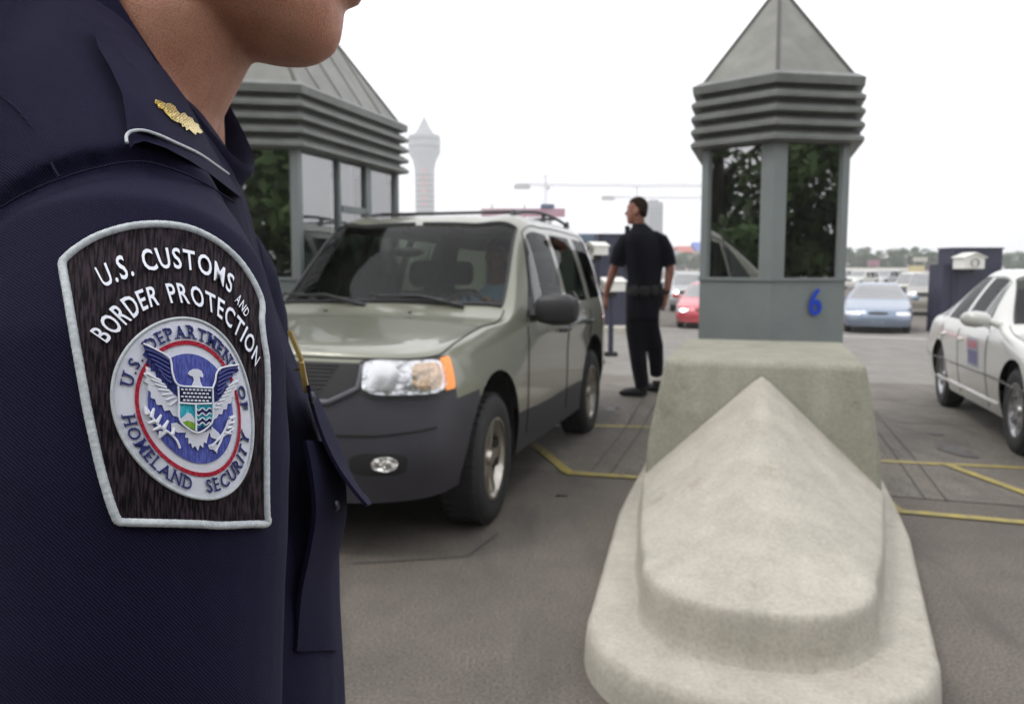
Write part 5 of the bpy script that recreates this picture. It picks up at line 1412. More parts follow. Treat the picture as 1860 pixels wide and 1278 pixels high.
    put_text(DP, 'patch_lettering', 'U.S. CUSTOMS', two_curves(s8([(392, 572), (450, 552), (560, 510), (690, 462), (830, 432), (930, 425), (1040, 432), (1120, 446), (1210, 480), (1300, 538), (1345, 572), (1405, 628)]), s8([(310, 418), (380, 385), (500, 322), (640, 285), (760, 262), (900, 256), (1020, 264), (1110, 284), (1210, 318), (1310, 378), (1360, 418), (1442, 492)])), .0042, .0012, M['thread_white2'], pt, .15, .42, .015)
    put_text(DP, 'patch_lettering', 'AND', two_curves(s8([(1438, 690), (1480, 745), (1525, 820)]), s8([(1478, 625), (1520, 690), (1560, 770)])), .0042, .0012, M['thread_white2'], pt, .13, .42, .01)
    put_text(DP, 'patch_lettering', 'BORDER PROTECTION', two_curves(s8([(412, 1024), (475, 965), (540, 905), (600, 850), (660, 800), (735, 750), (830, 718), (940, 702), (1010, 700), (1100, 715), (1180, 742), (1260, 780), (1320, 822), (1385, 885), (1440, 950), (1500, 1030), (1560, 1120), (1603, 1212)]), s8([(270, 925), (330, 862), (395, 782), (470, 705), (560, 645), (680, 590), (800, 556), (890, 543), (970, 538), (1070, 552), (1160, 578), (1250, 620), (1340, 670), (1420, 740), (1490, 820), (1560, 915), (1610, 1010), (1645, 1140)])), .0042, .0012, M['thread_white2'], pt, .15, .42, .015)
    def seal(u, v): return (354.4 + 129 * u - 23.9 * u * u - 11.8 * v, 741.7 + 14 * u - 165.6 * v)
    circ = lambda r, n=72: [seal(r * math.cos(2 * math.pi * k / n), r * math.sin(2 * math.pi * k / n)) for k in range(n)]
    sl_ = dpanel(DP, 'seal', circ(.985), .0038, .001, M['thread_white2'], pt, 10, uv=True)
    m = MB(); dtube(DP, m, circ(.985, 40), .0008, .0040, 1.6, 6, closed=True, mod=lambda i: 1.1 if i % 2 else .93); m.build('seal_rim', M['thread_white'], pt, ang=80)
    dpanel(DP, 'seal_ring', circ(.745), .0044, .0006, M['red_thread'], pt, 12, holes=[circ(.70)], uv=True)
    dpanel(DP, 'seal_ground', circ(.60), .0044, .0006, M['blue_thread'], pt, 10, uv=True)
    def arc_map(a0, a1, rb, rt_):
        return lambda x, y: seal(*[(rb + (rt_ - rb) * y) * f(R(a0 + (a1 - a0) * x)) for f in (math.cos, math.sin)])
    put_text(DP, 'seal_lettering', 'U.S. DEPARTMENT OF', arc_map(167, 4, .775, .915), .0048, .001, M['navy_thread2'], pt, .18, .55, .008, True)
    put_text(DP, 'seal_lettering', 'HOMELAND', arc_map(190, 262, .915, .765), .0048, .001, M['navy_thread2'], pt, .18, .5, .008, True)
    put_text(DP, 'seal_lettering', 'SECURITY', arc_map(276, 347, .915, .765), .0048, .001, M['navy_thread2'], pt, .18, .5, .008, True)
    E = lambda pts: scale_pts(pts, 3.55, 200, 560)
    # eagle: white plumage first, then blue wings, head, shield
    white = []
    white.append(E([(228, 372), (262, 385), (330, 440), (380, 520), (440, 575), (440, 700), (405, 690), (385, 655), (350, 660), (335, 622), (300, 620), (290, 585), (262, 575), (262, 540), (240, 520), (248, 490), (222, 470), (236, 445), (214, 420), (232, 405)]))
    white.append(E([(835, 440), (800, 455), (750, 520), (700, 590), (668, 610), (668, 715), (690, 705), (700, 680), (722, 682), (730, 650), (752, 650), (758, 615), (780, 612), (782, 575), (802, 565), (800, 530), (818, 520), (812, 485), (832, 470)]))
    white.append(E([(500, 420), (512, 402), (535, 390), (565, 390), (590, 402), (602, 430), (598, 446), (578, 438), (582, 470), (600, 512), (520, 508), (540, 465), (535, 440), (515, 432)]))
    white.append(E([(478, 775), (515, 775), (565, 800), (640, 765), (665, 790), (640, 800), (628, 838), (622, 870), (604, 860), (600, 898), (580, 878), (566, 918), (548, 885), (530, 900), (522, 868), (505, 872), (505, 835), (482, 830), (490, 800)]))
    white.append(E([(395, 740), (430, 735), (490, 775), (485, 800), (440, 800), (395, 785)])); white.append(E([(655, 760), (700, 800), (720, 830), (690, 845), (650, 830), (640, 790)]))
    white.append(E([(632, 880), (665, 868), (700, 880), (690, 935), (668, 910), (640, 905)]))
    dpanels(DP, 'eagle_plumage', white, .0052, .001, M['thread_white2'], pt, 5, uv=True)
    blue = [E([(210, 232), (250, 250), (320, 280), (372, 318), (392, 360), (402, 430), (425, 490), (418, 560), (395, 520), (372, 518), (358, 480), (335, 482), (322, 445), (298, 445), (290, 405), (262, 402), (262, 365), (232, 352), (240, 325), (208, 300), (225, 275)]),
            E([(828, 368), (780, 372), (720, 388), (692, 420), (684, 480), (676, 590), (694, 600), (700, 565), (720, 560), (722, 525), (745, 515), (745, 480), (768, 475), (768, 445), (792, 440), (790, 412), (822, 415), (815, 392)])]
    dpanels(DP, 'eagle_wing', blue, .0056, .0008, M['navy_thread2'], pt, 5, uv=True)
    m = MB()
    for k in range(6):
        dtube(DP, m, E([(222 + k * 22, 262 + k * 32), (290 + k * 14, 285 + k * 34), (375 + k * 4, 330 + k * 30)]), .0005, .0060, 3, 6)
        dtube(DP, m, E([(815 - k * 16, 385 + k * 26), (760 - k * 9, 392 + k * 30), (700 - k * 2, 425 + k * 26)]), .0005, .0060, 3, 6)
    m.build('wing_feathers', M['navy_feather'], pt, ang=80)
    m = MB()
    for pth in ([(214, 226), (290, 262), (375, 310), (395, 350), (404, 420), (440, 492), (545, 505), (662, 512)], [(662, 512), (678, 470), (688, 415), (722, 382), (830, 362)], [(440, 500), (445, 610), (450, 715), (500, 770), (570, 800), (640, 755), (664, 700), (662, 515)], [(553, 612), (556, 790)], [(443, 608), (550, 615), (655, 612)]):
        dtube(DP, m, E(pth), .00042, .0066, 2, 6)
    for k in range(7):      # wing quills
        a = (240 + k * 24, 420 + k * 34); b_ = (330 + k * 17, 470 + k * 20); dtube(DP, m, E([b_, a]), .0005, .0056, 3, 6)
        a = (822 - k * 20, 470 + k * 28); b_ = (760 - k * 14, 500 + k * 24); dtube(DP, m, E([b_, a]), .0005, .0056, 3, 6)
    # olive branch and arrows
    for pth in ([(450, 900), (430, 850), (380, 800), (310, 750), (240, 650)], [(680, 920), (715, 850), (740, 780), (790, 690)], [(655, 890), (730, 800), (765, 720)], [(690, 850), (800, 770)]): dtube(DP, m, E(pth), .00055, .0054, 3, 6)
    for (x, y, dx, dy) in ((240, 680, -15, -50), (265, 700, 18, -58), (290, 725, -45, 15), (300, 735, 30, -50), (330, 760, -55, 25), (345, 770, 30, -48), (360, 790, -40, 40), (400, 810, 15, -40), (330, 790, -10, 45), (750, 770, 40, -10), (760, 740, 42, -8), (770, 710, 35, -15), (735, 800, 45, 5)): dtube(DP, m, E([(x, y), (x + dx * .5, y + dy * .5), (x + dx, y + dy)]), lambda q: .0011 * (1 - .6 * q), .0052, 3, 6)
    m.build('seal_stitching', M['thread_white2b'], pt, ang=80)
    dpanel(DP, 'shield', E([(445, 508), (658, 518), (658, 712), (636, 750), (565, 792), (503, 762), (455, 712)]), .0056, .0008, M['teal_thread'], pt, 5, uv=True)
    dpanel(DP, 'shield_chief', E([(447, 510), (656, 520), (655, 608), (552, 612), (447, 605)]), .0061, .0006, M['dark_thread'], pt, 5, uv=True)
    m = MB()
    for j in range(4):
        for i in range(8):
            x = 458 + i * 25 + (12 if j % 2 else 0); y = 522 + j * 23 + i * .8
            if x < 645: dtube(DP, m, E([(x, y), (x + 15, y + 1)]), .00045, .0064, 4, 5)
    m.build('shield_check', M['thread_white2b'], pt, ang=80)
    dpanels(DP, 'shield_mountain', [E([(452, 712), (480, 690), (500, 670), (520, 676), (550, 715), (551, 740), (500, 735), (462, 730)])], .0061, .0005, M['thread_white2'], pt, 4, uv=True)
    dpanels(DP, 'shield_field', [E([(462, 735), (500, 722), (530, 730), (552, 745), (552, 786), (503, 762)])], .0062, .0005, M['green_thread'], pt, 4, uv=True)
    wv = []
    for y in (655, 718, 762):
        top = [(558 + i * 9.5, y + 9 * math.sin(i * 1.25)) for i in range(11)]; wv.append(E(top + [(x, yy + 22) for x, yy in reversed(top) if True]))
    dpanels(DP, 'shield_wave', wv, .0062, .0005, M['navy_thread2'], pt, 4, uv=True)
    m = MB()
    for y in (650, 682, 712, 743): dtube(DP, m, E([(560 + i * 9.2, y + 9 * math.sin(i * 1.25)) for i in range(11)]), .0003, .0066, 2, 5)
    m.build('shield_wave_edge', M['thread_white2b'], pt, ang=80)
    # ---- stitches of the shirt
    st_ = m2.build('stitching', M['navy_stitch'], near_off, ang=80); fix(st_)
    # ---- breast pocket with its flap lifting off the chest, name plate, placket
    def sheet(name, pts3, thick, mt, step=.004, nrm=None):
        """thin cloth piece through a quad-grid of 3D points"""
        m = MB(); nu, nv = len(pts3), len(pts3[0]); top = [p for r in pts3 for p in r]
        def nn(i, j):
            a = pts3[min(i + 1, nu - 1)][j] - pts3[max(i - 1, 0)][j]; b = pts3[i][min(j + 1, nv - 1)] - pts3[i][max(j - 1, 0)]; return a.cross(b).normalized()
        bot = [pts3[i][j] - nn(i, j) * thick for i in range(nu) for j in range(nv)]
        F = [(i * nv + j, (i + 1) * nv + j, (i + 1) * nv + j + 1, i * nv + j + 1) for i in range(nu - 1) for j in range(nv - 1)]
        vv, ff = solid_from(top, bot, F); m.add(vv, ff); return m.build(name, mt, near_off, ang=50)
    # flap: hinge line high on the chest, free edge pointing down and out; near edge at depth .50, far edge .60
    def row(pxs, d): return [P(x, y, d) for x, y in resample(pxs, 14)]
    near_e = [(556, 700), (566, 745), (585, 800), (610, 850), (640, 893), (664, 921)]
    mid_e = [(566, 712), (592, 765), (613, 815), (632, 860), (654, 897), (672, 917)]
    far_e = [(570, 716), (594, 768), (614, 815), (630, 856), (650, 890), (664, 905)]
    nr = 9; even = lambda pl, n: [tuple(float(np.interp(t, np.linspace(0, 1, len(pl)), [p[c] for p in pl])) for c in (0, 1)) for t in np.linspace(0, 1, n)]
    Rr = [even(resample(e_, 3), 26) for e_ in (near_e, mid_e, far_e)]; L_ = min(len(r) for r in Rr)
    grid = []
    for i in range(nr):
        q = i / (nr - 1); d = .515 + .10 * q
        a, b_ = (Rr[0], Rr[1]) if q < .5 else (Rr[1], Rr[2]); t = (q % .5) * 2 if q < 1 else 1
        if q == .5: a, b_, t = Rr[1], Rr[2], 0
        grid.append([P(a[j][0] * (1 - t) + b_[j][0] * t, a[j][1] * (1 - t) + b_[j][1] * t, d) for j in range(L_)])
    fl = fix(sheet('pocket_flap', grid, .0022, M['navy']))
    # pocket body below the flap: bellows standing off the chest
    ne = [(548, 800), (560, 860), (566, 930), (556, 1000), (540, 1080), (532, 1180)]
    fe = [(600, 806), (618, 860), (622, 930), (612, 985), (600, 1050), (606, 1180)]
    a, b_ = resample(ne, 14), resample(fe, 14); L_ = min(len(a), len(b_)); grid = []
    for i in range(8):
        q = i / 7; d = .505 + .07 * q; bul = math.sin(q * math.pi / 2)
        grid.append([P(a[j][0] * (1 - bul) + b_[j][0] * bul, a[j][1] * (1 - bul) + b_[j][1] * bul, d) for j in range(L_)])
    pk = fix(sheet('breast_pocket', grid, .003, M['navy']))
    m = MB(); bp_ = P(567, 722, .512); m.ball(bp_, (.002, .004, .004), 10, 8); fix(m.build('button', M['button'], near_off))
    m = MB(); bp_ = P(611, 917, .512); m.ball(bp_, (.0022, .0035, .0035), 10, 8); fix(m.build('button', M['button'], near_off))
    # name plate and badge seen edge-on
    def plate(name, a, b_, d, wd, dep):
        p, q = P(*a, d), P(*b_, d); c = (p + q) / 2; ax_ = (q - p).normalized(); ln = (q - p).length
        yv = Vector(((c - CAM).x, (c - CAM).y, 0)).normalized(); xv = ax_.cross(yv).normalized(); yv = xv.cross(ax_)
        Mx = Matrix((xv, yv, ax_)).transposed().to_4x4(); m = MB()
        h, w2, t2 = ln / 2, dep / 2, wd / 2
        rg = []
        for z, s_ in ((-h, .7), (-h * .96, 1), (h * .96, 1), (h, .7)): rg.append([c + Mx.to_3x3() @ Vector((x * s_, y, z)) for x, y in ((-t2, -w2), (t2, -w2 * .98), (t2, w2), (-t2, w2))])
        m.rings(rg); return fix(m.build(name, M['gold_plate'], near_off, ang=20))
    plate('name_plate', (526, 601), (549, 656), .555, .0022, .034); plate('badge_plate', (547, 656), (557, 709), .545, .0032, .034)
    m = MB(); m.tube([P(536, 671, .54), P(546, 671, .54)], .0008, 6); fix(m.build('pin_post', M['gold_plate'], near_off))
M['navy_thread2'] = field_mat('navy_thread2', (.014, .018, .10), (.04, .05, .20), 30, 8)
M['navy_feather'] = mat('navy_feather', (.05, .06, .24), .5)
M['dark_thread'] = field_mat('dark_thread', (.012, .014, .05), (.03, .035, .12), 30, 5)
M['thread_white2b'] = mat('thread_white2b', (.76, .78, .86), .55)
M['navy_stitch'] = mat('navy_stitch', (.004, .004, .008), .7)
near_details()
# trousers and shoes (below the picture)
m = MB()
m.rings([superring(B(0, 0, z), Fv, Rv, a, b_) for z, a, b_ in ((1.0, .11, .165), (.92, .12, .175), (.84, .12, .17))])
for sd in (-1, 1): m.tube([B(0, .09 * sd, .88), B(.01, .10 * sd, .5), B(-.01, .11 * sd, .07)], [.10, .08, .075], 14)
fix(blob('trousers', m, .012, 4, M['navy'], near_off))
for sd in (-1, 1):
    m = MB(); m.tube([B(-.08, .11 * sd, .05), B(0, .11 * sd, .05), B(.10, .12 * sd, .045), B(.18, .125 * sd, .03)], [.035, .048, .046, .025], 12); fix(blob('shoe', m, .008, 2, M['leather'], near_off))
# ================================================================== THINGS BEYOND THE LANES
M['navy_cabinet'] = mat('navy_cabinet', (.022, .024, .05), .6, var=.2, vscale=4)
M['cam_white'] = mat('camera_housing', (.75, .74, .68), .5)
M['pale_concrete'] = mat('pale_concrete', (.23, .24, .245), .85, var=.1, vscale=.2)
M['tower_band'] = mat('tower_band', (.03, .04, .045), .5)
M['tower_red'] = mat('tower_red', (.45, .10, .12), .6)
M['crane'] = mat('crane_steel', (.42, .40, .40), .6)
M['pink'] = mat('pink_sign', (.42, .20, .27), .6, vscale=.6, col2=(.5, .34, .38))
M['slate_blue'] = mat('slate_blue', (.10, .14, .20), .6)
M['wall_pale'] = mat('wall_pale', (.5, .47, .42), .8, var=.15, vscale=.3)
M['yellow_box'] = mat('yellow_box', (.50, .43, .25), .6)
M['purple'] = mat('purple_sign', (.32, .08, .22), .6)
M['pink_pale'] = mat('dusty_pink_sign', (.35, .20, .24), .6)
M['blue_roof'] = mat('blue_roof', (.10, .17, .45), .6); M['red_roof'] = mat('red_roof', (.45, .13, .10), .7)
def W_at(px, py, d): return P(px, py, d)
def housing(parent_pos, rz, L_, W_, H_, label, group='plate camera housings'):
    o = empty('camera_housing', parent_pos, rz, label, 'camera', group); m = MB()
    m.rings([[Vector((x, -L_ / 2 + dy, z)) for x, z in ((-W_ / 2, 0), (W_ / 2, 0), (W_ / 2, H_ * .75), (0, H_), (-W_ / 2, H_ * .75))] for dy in (0, L_)]); m.build('shell', M['cam_white'], o, ang=20)
    m = MB(); m.rings([[Vector((x, -L_ / 2 - .05 + dy, z)) for x, z in ((-W_ * .58, H_ * .72), (0, H_ * 1.02), (W_ * .58, H_ * .72), (W_ * .58, H_ * .78), (0, H_ * 1.1), (-W_ * .58, H_ * .78))] for dy in (0, L_ + .08)]); m.build('sun_shield', M['cam_white'], o, ang=20)
    m = MB(); m.lathe([(0, .02), (H_ * .25, .02), (H_ * .28, 0), (H_ * .28, -.03)], 16, 'y', (0, -L_ / 2 - .01, H_ * .4)); m.build('lens', M['dark'], o)
    m = MB(); m.box((0, 0, -.06), (W_ * .3, L_ * .4, .12)); m.build('mount', M['dark'], o, smooth=False); return o
# right-hand navy cabinet, stepped
d0 = 24.0
def cab(px0, px1, ptop, d, depth, stepx=None, stepy=None, label='', lw=0):
    a, b_ = far_at(px0, d), far_at(px1, d); zb = zg((a.x + b_.x) / 2, d) - .05; zt = P(930, ptop, d).z
    o = empty('equipment_cabinet', ((a.x + b_.x) / 2, d, zb), 0, label, 'cabinet', 'navy equipment cabinets'); hw = (b_.x - a.x) / 2
    m = MB(); m.box((0, depth / 2, (zt - zb) / 2), (2 * hw, depth, zt - zb)); m.box((0, depth / 2, zt - zb + .02), (2 * hw + .06, depth + .06, .04))
    m.build('cabinet_body', M['navy_cabinet'], o, smooth=False)
    m = MB(); m.box((0, -.012, (zt - zb) * .45), (2 * hw * .8, .02, (zt - zb) * .75)); dr = m.build('door', M['navy_cabinet'], o, smooth=False)
    m = MB(); m.tube([(hw * .6, -.03, 1.0), (hw * .6, -.05, 1.15)], .015, 6); m.build('handle', M['dark'], dr)
    if stepx:
        s = far_at(stepx, d); zs = P(930, stepy, d).z; m = MB(); w_ = a.x - s.x; m.box((-hw - w_ / 2, depth / 2, (zs - zb) / 2), (w_, depth * .9, zs - zb)); m.build('side_box', M['navy_cabinet'], o, smooth=False)
    return o
cab(1728, 1815, 452, 24, .9, 1711, 480, 'tall navy equipment cabinet with a stepped side, behind the white sedan')
housing(P(1759, 488, 23.7), R(8), .5, .62, .42, 'white plate camera housing mounted on the navy cabinet at the right')
cab(1086, 1150, 427, 25, 1.2, None, None, 'navy equipment cabinet behind the standing officer, left of the camera housings')
housing(P(1085, 463, 14.0), R(-52), .30, .22, .20, 'upper white camera housing between the SUV and the standing officer')
housing(P(1110, 529, 15.5), R(-52), .5, .26, .24, 'lower white camera housing beside the officer\'s hanging arm')
for px, py, d in ((1085, 469, 14.0), (1110, 536, 15.5)):
    g = far_at(px, d); zb = zg(g.x, d); zt = P(px, py, d).z; o = empty('camera_post', (g.x, d, zb), 0, 'dark post carrying the %s white camera housing left of the officer' % ('upper' if py < 500 else 'lower'), 'post', 'camera posts')
    m = MB(); m.tube([(0, 0, 0), (0, 0, zt - zb - .04)], .05, 10); m.build('pole', M['navy_cabinet'], o); m = MB(); m.box((0, 0, .04), (.24, .24, .08)); m.build('base_plate', M['dark'], o, smooth=False)
# low grey canopy edge and barrier at the left distance
a, b_ = far_at(1040, 30), far_at(1092, 30); o = empty('office_building', ((a.x + b_.x) / 2, 30, -.6), 0, 'low slate-grey office building behind the SUV, left of the navy cabinet', 'building')
m = MB(); m.box((-2, 3, 1.45), (5.4, 6, 2.9)); m.build('wall', M['wall_pale'], o, smooth=False); m = MB(); m.box((-2, 3, 3.05), (5.9, 6.5, .3)); m.build('roof', M['slate_blue'], o, smooth=False)
for k in range(3):
    m = MB(); m.box((.1 - 1.6 * k, -.02, 1.75), (1.1, .06, 1.1)); m.build('window', M['tower_band'], o, smooth=False)
# pale kerb island at the left, behind the officer
def low_island(px0, px1, py, d, label):
    a = G(px0, py); b_ = G(px1, py); z = zg(a.x, a.y); o = empty('traffic_island', ((a.x + b_.x) / 2, a.y + .5, z), -TH, label, 'island'); w_ = abs(b_.x - a.x)
    m = MB(); ol = [(s_ * (w_ / 2), t * d) for s_, t in ((-1, 0), (1, 0), (1, 1), (-1, 1))]
    m.rings([[Vector((x * k, y * k, zz)) for x, y in ol] for zz, k in ((-.3, 1), (.1, 1), (.14, .98))]); m.build('kerb', M['concrete'], o, ang=20)
low_island(1040, 1142, 606, 6.0, 'low pale concrete island behind the SUV and the standing officer')
# pink billboard and blue box above the SUV roof
d = 62
o = empty('billboard', (far_at(950, d).x, d, -.6), 0, 'pink roadside billboard showing just above the SUV roof rack', 'billboard')
m = MB(); zt, zb = P(930, 379, d).z + .6, P(930, 394, d).z + .6; m.box((0, 0, (zt + zb) / 2), (6.2, .25, zt - zb)); m.build('panel', M['pink'], o, smooth=False)
for x in (-2, 2): m = MB(); m.tube([(x, .2, 0), (x, .2, zb)], .12, 8); m.build('post', M['crane'], o)
m = MB(); m.box((1.8, .0, zt + .17), (1.0, .4, .3)); m.build('top_box', M['slate_blue'], o, smooth=False)
for x in (-2.3, .1): m = MB(); m.tube([(x, 0, zt), (x, -.3, zt + .3)], .05, 6); m.build('spotlight', M['yellow_box'], o)
# observation tower
d = 800; Kd = d / FPX
o = empty('observation_tower', (far_at(774, d).x, d, -.7), 0, 'tall hazy observation tower with a conical top, left of the centre of the sky', 'tower')
zz = lambda py: P(930, py, d).z + .7
m = MB(); m.lathe([(8.9, 0), (8.9, zz(330)), (9.3, zz(308)), (11.0, zz(292)), (14.5, zz(280))], 32); m.build('shaft', M['pale_concrete'], o)
m = MB(); m.lathe([(14.5, zz(280)), (15.2, zz(277)), (15.2, zz(272)), (14.2, zz(271)), (14.2, zz(266)), (15.5, zz(265)), (15.5, zz(258)), (14.4, zz(257)), (14.4, zz(253)), (15.2, zz(252)), (15.0, zz(247)), (13.5, zz(246))], 32); m.build('pod', M['pale_concrete'], o)
for za, zb_, r__ in ((270.8, 266.2, 14.9), (256.8, 253.2, 15.1)): m = MB(); m.lathe([(r__ - 1, zz(za)), (r__, zz(za)), (r__, zz(zb_)), (r__ - 1, zz(zb_))], 32); m.build('window_band', M['tower_band'], o)
m = MB(); m.lathe([(13.2, zz(246.5)), (9.5, zz(244)), (5.2, zz(232)), (1.5, zz(217)), (.4, zz(212)), (.3, zz(185))], 24); m.build('spire', M['pale_concrete'], o)
for k in range(9):
    m = MB(); m.lathe([(8.7, zz(388 - k * 9.5)), (9.2, zz(387.5 - k * 9.5)), (9.2, zz(384 - k * 9.5)), (8.7, zz(383.5 - k * 9.5))], 32); m.build('window_row', M['tower_band'], o)
for k in range(6): m = MB(); m.box((0, -9.2, zz(312 + k * 12)), (5, 1.2, 2.6)); m.build('lift_lamp', M['tower_red'], o, smooth=False)
# tower cranes
def crane(px, ptop, pj, j0, j1, d, label, sgn=1):
    K_ = d / FPX; o = empty('tower_crane', (far_at(px, d).x, d, -.7), 0, label, 'crane', 'tower cranes on the skyline'); Z_ = lambda py: P(930, py, d).z + .7
    def truss(mb, a, b_, w_, n):
        a, b_ = Vector(a), Vector(b_); t = (b_ - a).normalized(); u = Vector((0, 1, 0)); v = t.cross(u)
        for s1, s2 in ((-1, -1), (-1, 1), (1, -1), (1, 1)): mb.tube([a + u * w_ * s1 + v * w_ * s2, b_ + u * w_ * s1 + v * w_ * s2], .09, 4)
        for k in range(n):
            p, q = a.lerp(b_, k / n), a.lerp(b_, (k + 1) / n); s_ = 1 if k % 2 else -1
            mb.tube([p + u * w_ + v * w_ * s_, q + u * w_ - v * w_ * s_], .06, 4); mb.tube([p - u * w_ + v * w_ * s_, q - u * w_ - v * w_ * s_], .06, 4)
    m = MB(); truss(m, (0, 0, 0), (0, 0, Z_(pj)), .8, 40); m.build('mast', M['crane'], o)
    m = MB(); truss(m, ((j0 - px) * K_, 0, Z_(pj)), ((j1 - px) * K_, 0, Z_(pj + 2)), .6, 60); m.build('jib', M['crane'], o)
    m = MB(); truss(m, (0, 0, Z_(pj)), (0, 0, Z_(ptop)), .5, 8); m.build('cat_head', M['crane'], o)
    m = MB()
    for x in (j0 + 8, j0 + 30, px + (j1 - px) * .5, px + (j1 - px) * .9): m.tube([(0, 0, Z_(ptop)), ((x - px) * K_, 0, Z_(pj) + .6)], .07, 4)
    m.build('stay_cable', M['crane'], o); m = MB(); m.box(((j0 + 10 - px) * K_, 0, Z_(pj) - .8), (8 , 2, 2.4)); m.build('counterweight', M['crane'], o, smooth=False)
    m = MB(); m.box((1.2, -1.2, Z_(pj) - 1.5), (1.6, 1.6, 2)); m.build('cab', M['crane'], o, smooth=False)
crane(990, 318, 336, 938, 1275, 420, 'hazy tower crane with a long jib, above the billboard')
crane(1154, 338, 358, 1092, 1290, 520, 'fainter tower crane behind the standing officer\'s head')
# pale slab tower behind the officer
d = 620; o = empty('high_rise', (far_at(1187, d).x, d + 10, -.7), R(12), 'pale high-rise rising just right of the standing officer\'s head', 'building')
H = P(930, 366, d).z + .7; m = MB(); m.box((0, 0, H / 2), (10.5, 14, H)); m.build('wall', M['pale_concrete'], o, smooth=False)
m = MB(); m.box((0, 0, H + .8), (6, 8, 1.6)); m.build('roof_plant', M['pale_concrete'], o, smooth=False)
for k in range(3):
    m = MB()
    for j in range(14): m.box((-3.4 + 3.4 * k, -7.02, 4 + j * (H - 6) / 14), (1.7, .1, 1.4))
    m.build('window_column', M['tower_band'], o, smooth=False)
# distant coloured buildings at left and their roofs
for px, pt_, wpx, d, wm_, rm_, lb in ((1238, 447, 26, 330, 'wall_pale', 'red_roof', 'distant pale building with a reddish roof between officer and booth'), (1268, 440, 24, 340, 'wall_pale', 'blue_roof', 'distant building with a blue roof by the left edge of the numbered booth'), (1222, 455, 16, 300, 'pink_pale', 'pale_concrete', 'small distant dusty pink building just right of the officer'), (1130, 458, 60, 300, 'wall_pale', 'slate_blue', 'distant pale building hidden behind the officer')):
    K_ = d / FPX; x = far_at(px, d).x; H = P(930, pt_, d).z + .7; o = empty('house', (x, d, -.7), R(10), lb, 'building'); w_ = wpx * K_
    m = MB(); m.box((0, 0, H * .36), (w_, 9, H * .72)); m.build('wall', M[wm_], o, smooth=False)
    m = MB(); m.rings([[Vector((x_, y_, z_)) for y_, z_ in ((-5, H * .72), (5, H * .72), (0, H))] for x_ in (-w_ / 2 - .4, w_ / 2 + .4)]); m.build('roof', M[rm_], o, smooth=False)
    for k in (-1, 0, 1): m = MB(); m.box((k * w_ * .3, -4.52, H * .4), (w_ * .12, .1, H * .15)); m.build('window', M['tower_band'], o, smooth=False)
# things along the far right horizon
def sign(px, pt_, pb, wpx, d, mt, label):
    K_ = d / FPX; z1, z0 = P(930, pt_, d).z, P(930, pb, d).z; o = empty('road_sign', (far_at(px, d).x, d, -.7), 0, label, 'sign'); m = MB(); m.box((0, 0, (z1 + z0) / 2 + .7), (wpx * K_, .12, z1 - z0)); m.build('panel', M[mt], o, smooth=False)
    for s_ in (-.35, .35): m = MB(); m.tube([(s_ * wpx * K_, .1, 0), (s_ * wpx * K_, .1, z0 + .7)], .06, 6); m.build('post', M['crane'], o)
sign(1583, 472, 483, 22, 120, 'pink_pale', 'dusty pink sign before the far trees, above the blue sedan'); sign(1691, 481, 492, 15, 110, 'purple', 'small purple sign left of the navy cabinet'); sign(1667, 467, 475, 26, 130, 'wall_pale', 'pale sign before the trees, above the yellow truck')
d = 66; o = empty('box_truck', (far_at(1661, d).x, d, zg(0, d)), -math.atan2(731, 1500), 'truck with a yellow box body behind the white SUV', 'truck')
m = MB(); m.box((0, 2, 1.5), (1.15, 4, 1.4)); m.build('cargo_box', M['yellow_box'], o, smooth=False); m = MB(); m.rings([[Vector((x, y, z)) for y, z in ((-1.2, .45), (-.02, .45), (-.02, 1.7), (-.5, 1.7), (-.9, 1.15), (-1.2, 1.05))] for x in (-.6, .6)]); m.build('cab', M['white_car'], o, smooth=False)
for x in (-.5, .5):
    for y in (-.6, 2.8): m = MB(); m.lathe([(0, -.1), (.35, -.1), (.38, 0), (.35, .1), (0, .1)], 14, 'y'); w_ = m.build('wheel', M['rubber'], o); w_.location = (x, y, .38); w_.rotation_euler = (0, 0, R(90))
d = 95; o = empty('toll_canopy', (far_at(1592, d).x, d, -.7), R(5), 'long low pale roof before the trees, behind the blue sedan', 'building')
m = MB(); m.box((0, 0, (P(930, 489, d).z + .7)), (7.5, 4, .35)); m.build('roof', M['cam_white'], o, smooth=False); m = MB(); m.box((0, .6, .55), (7.2, 2.4, 1.1)); m.build('wall', M['pale_concrete'], o, smooth=False)

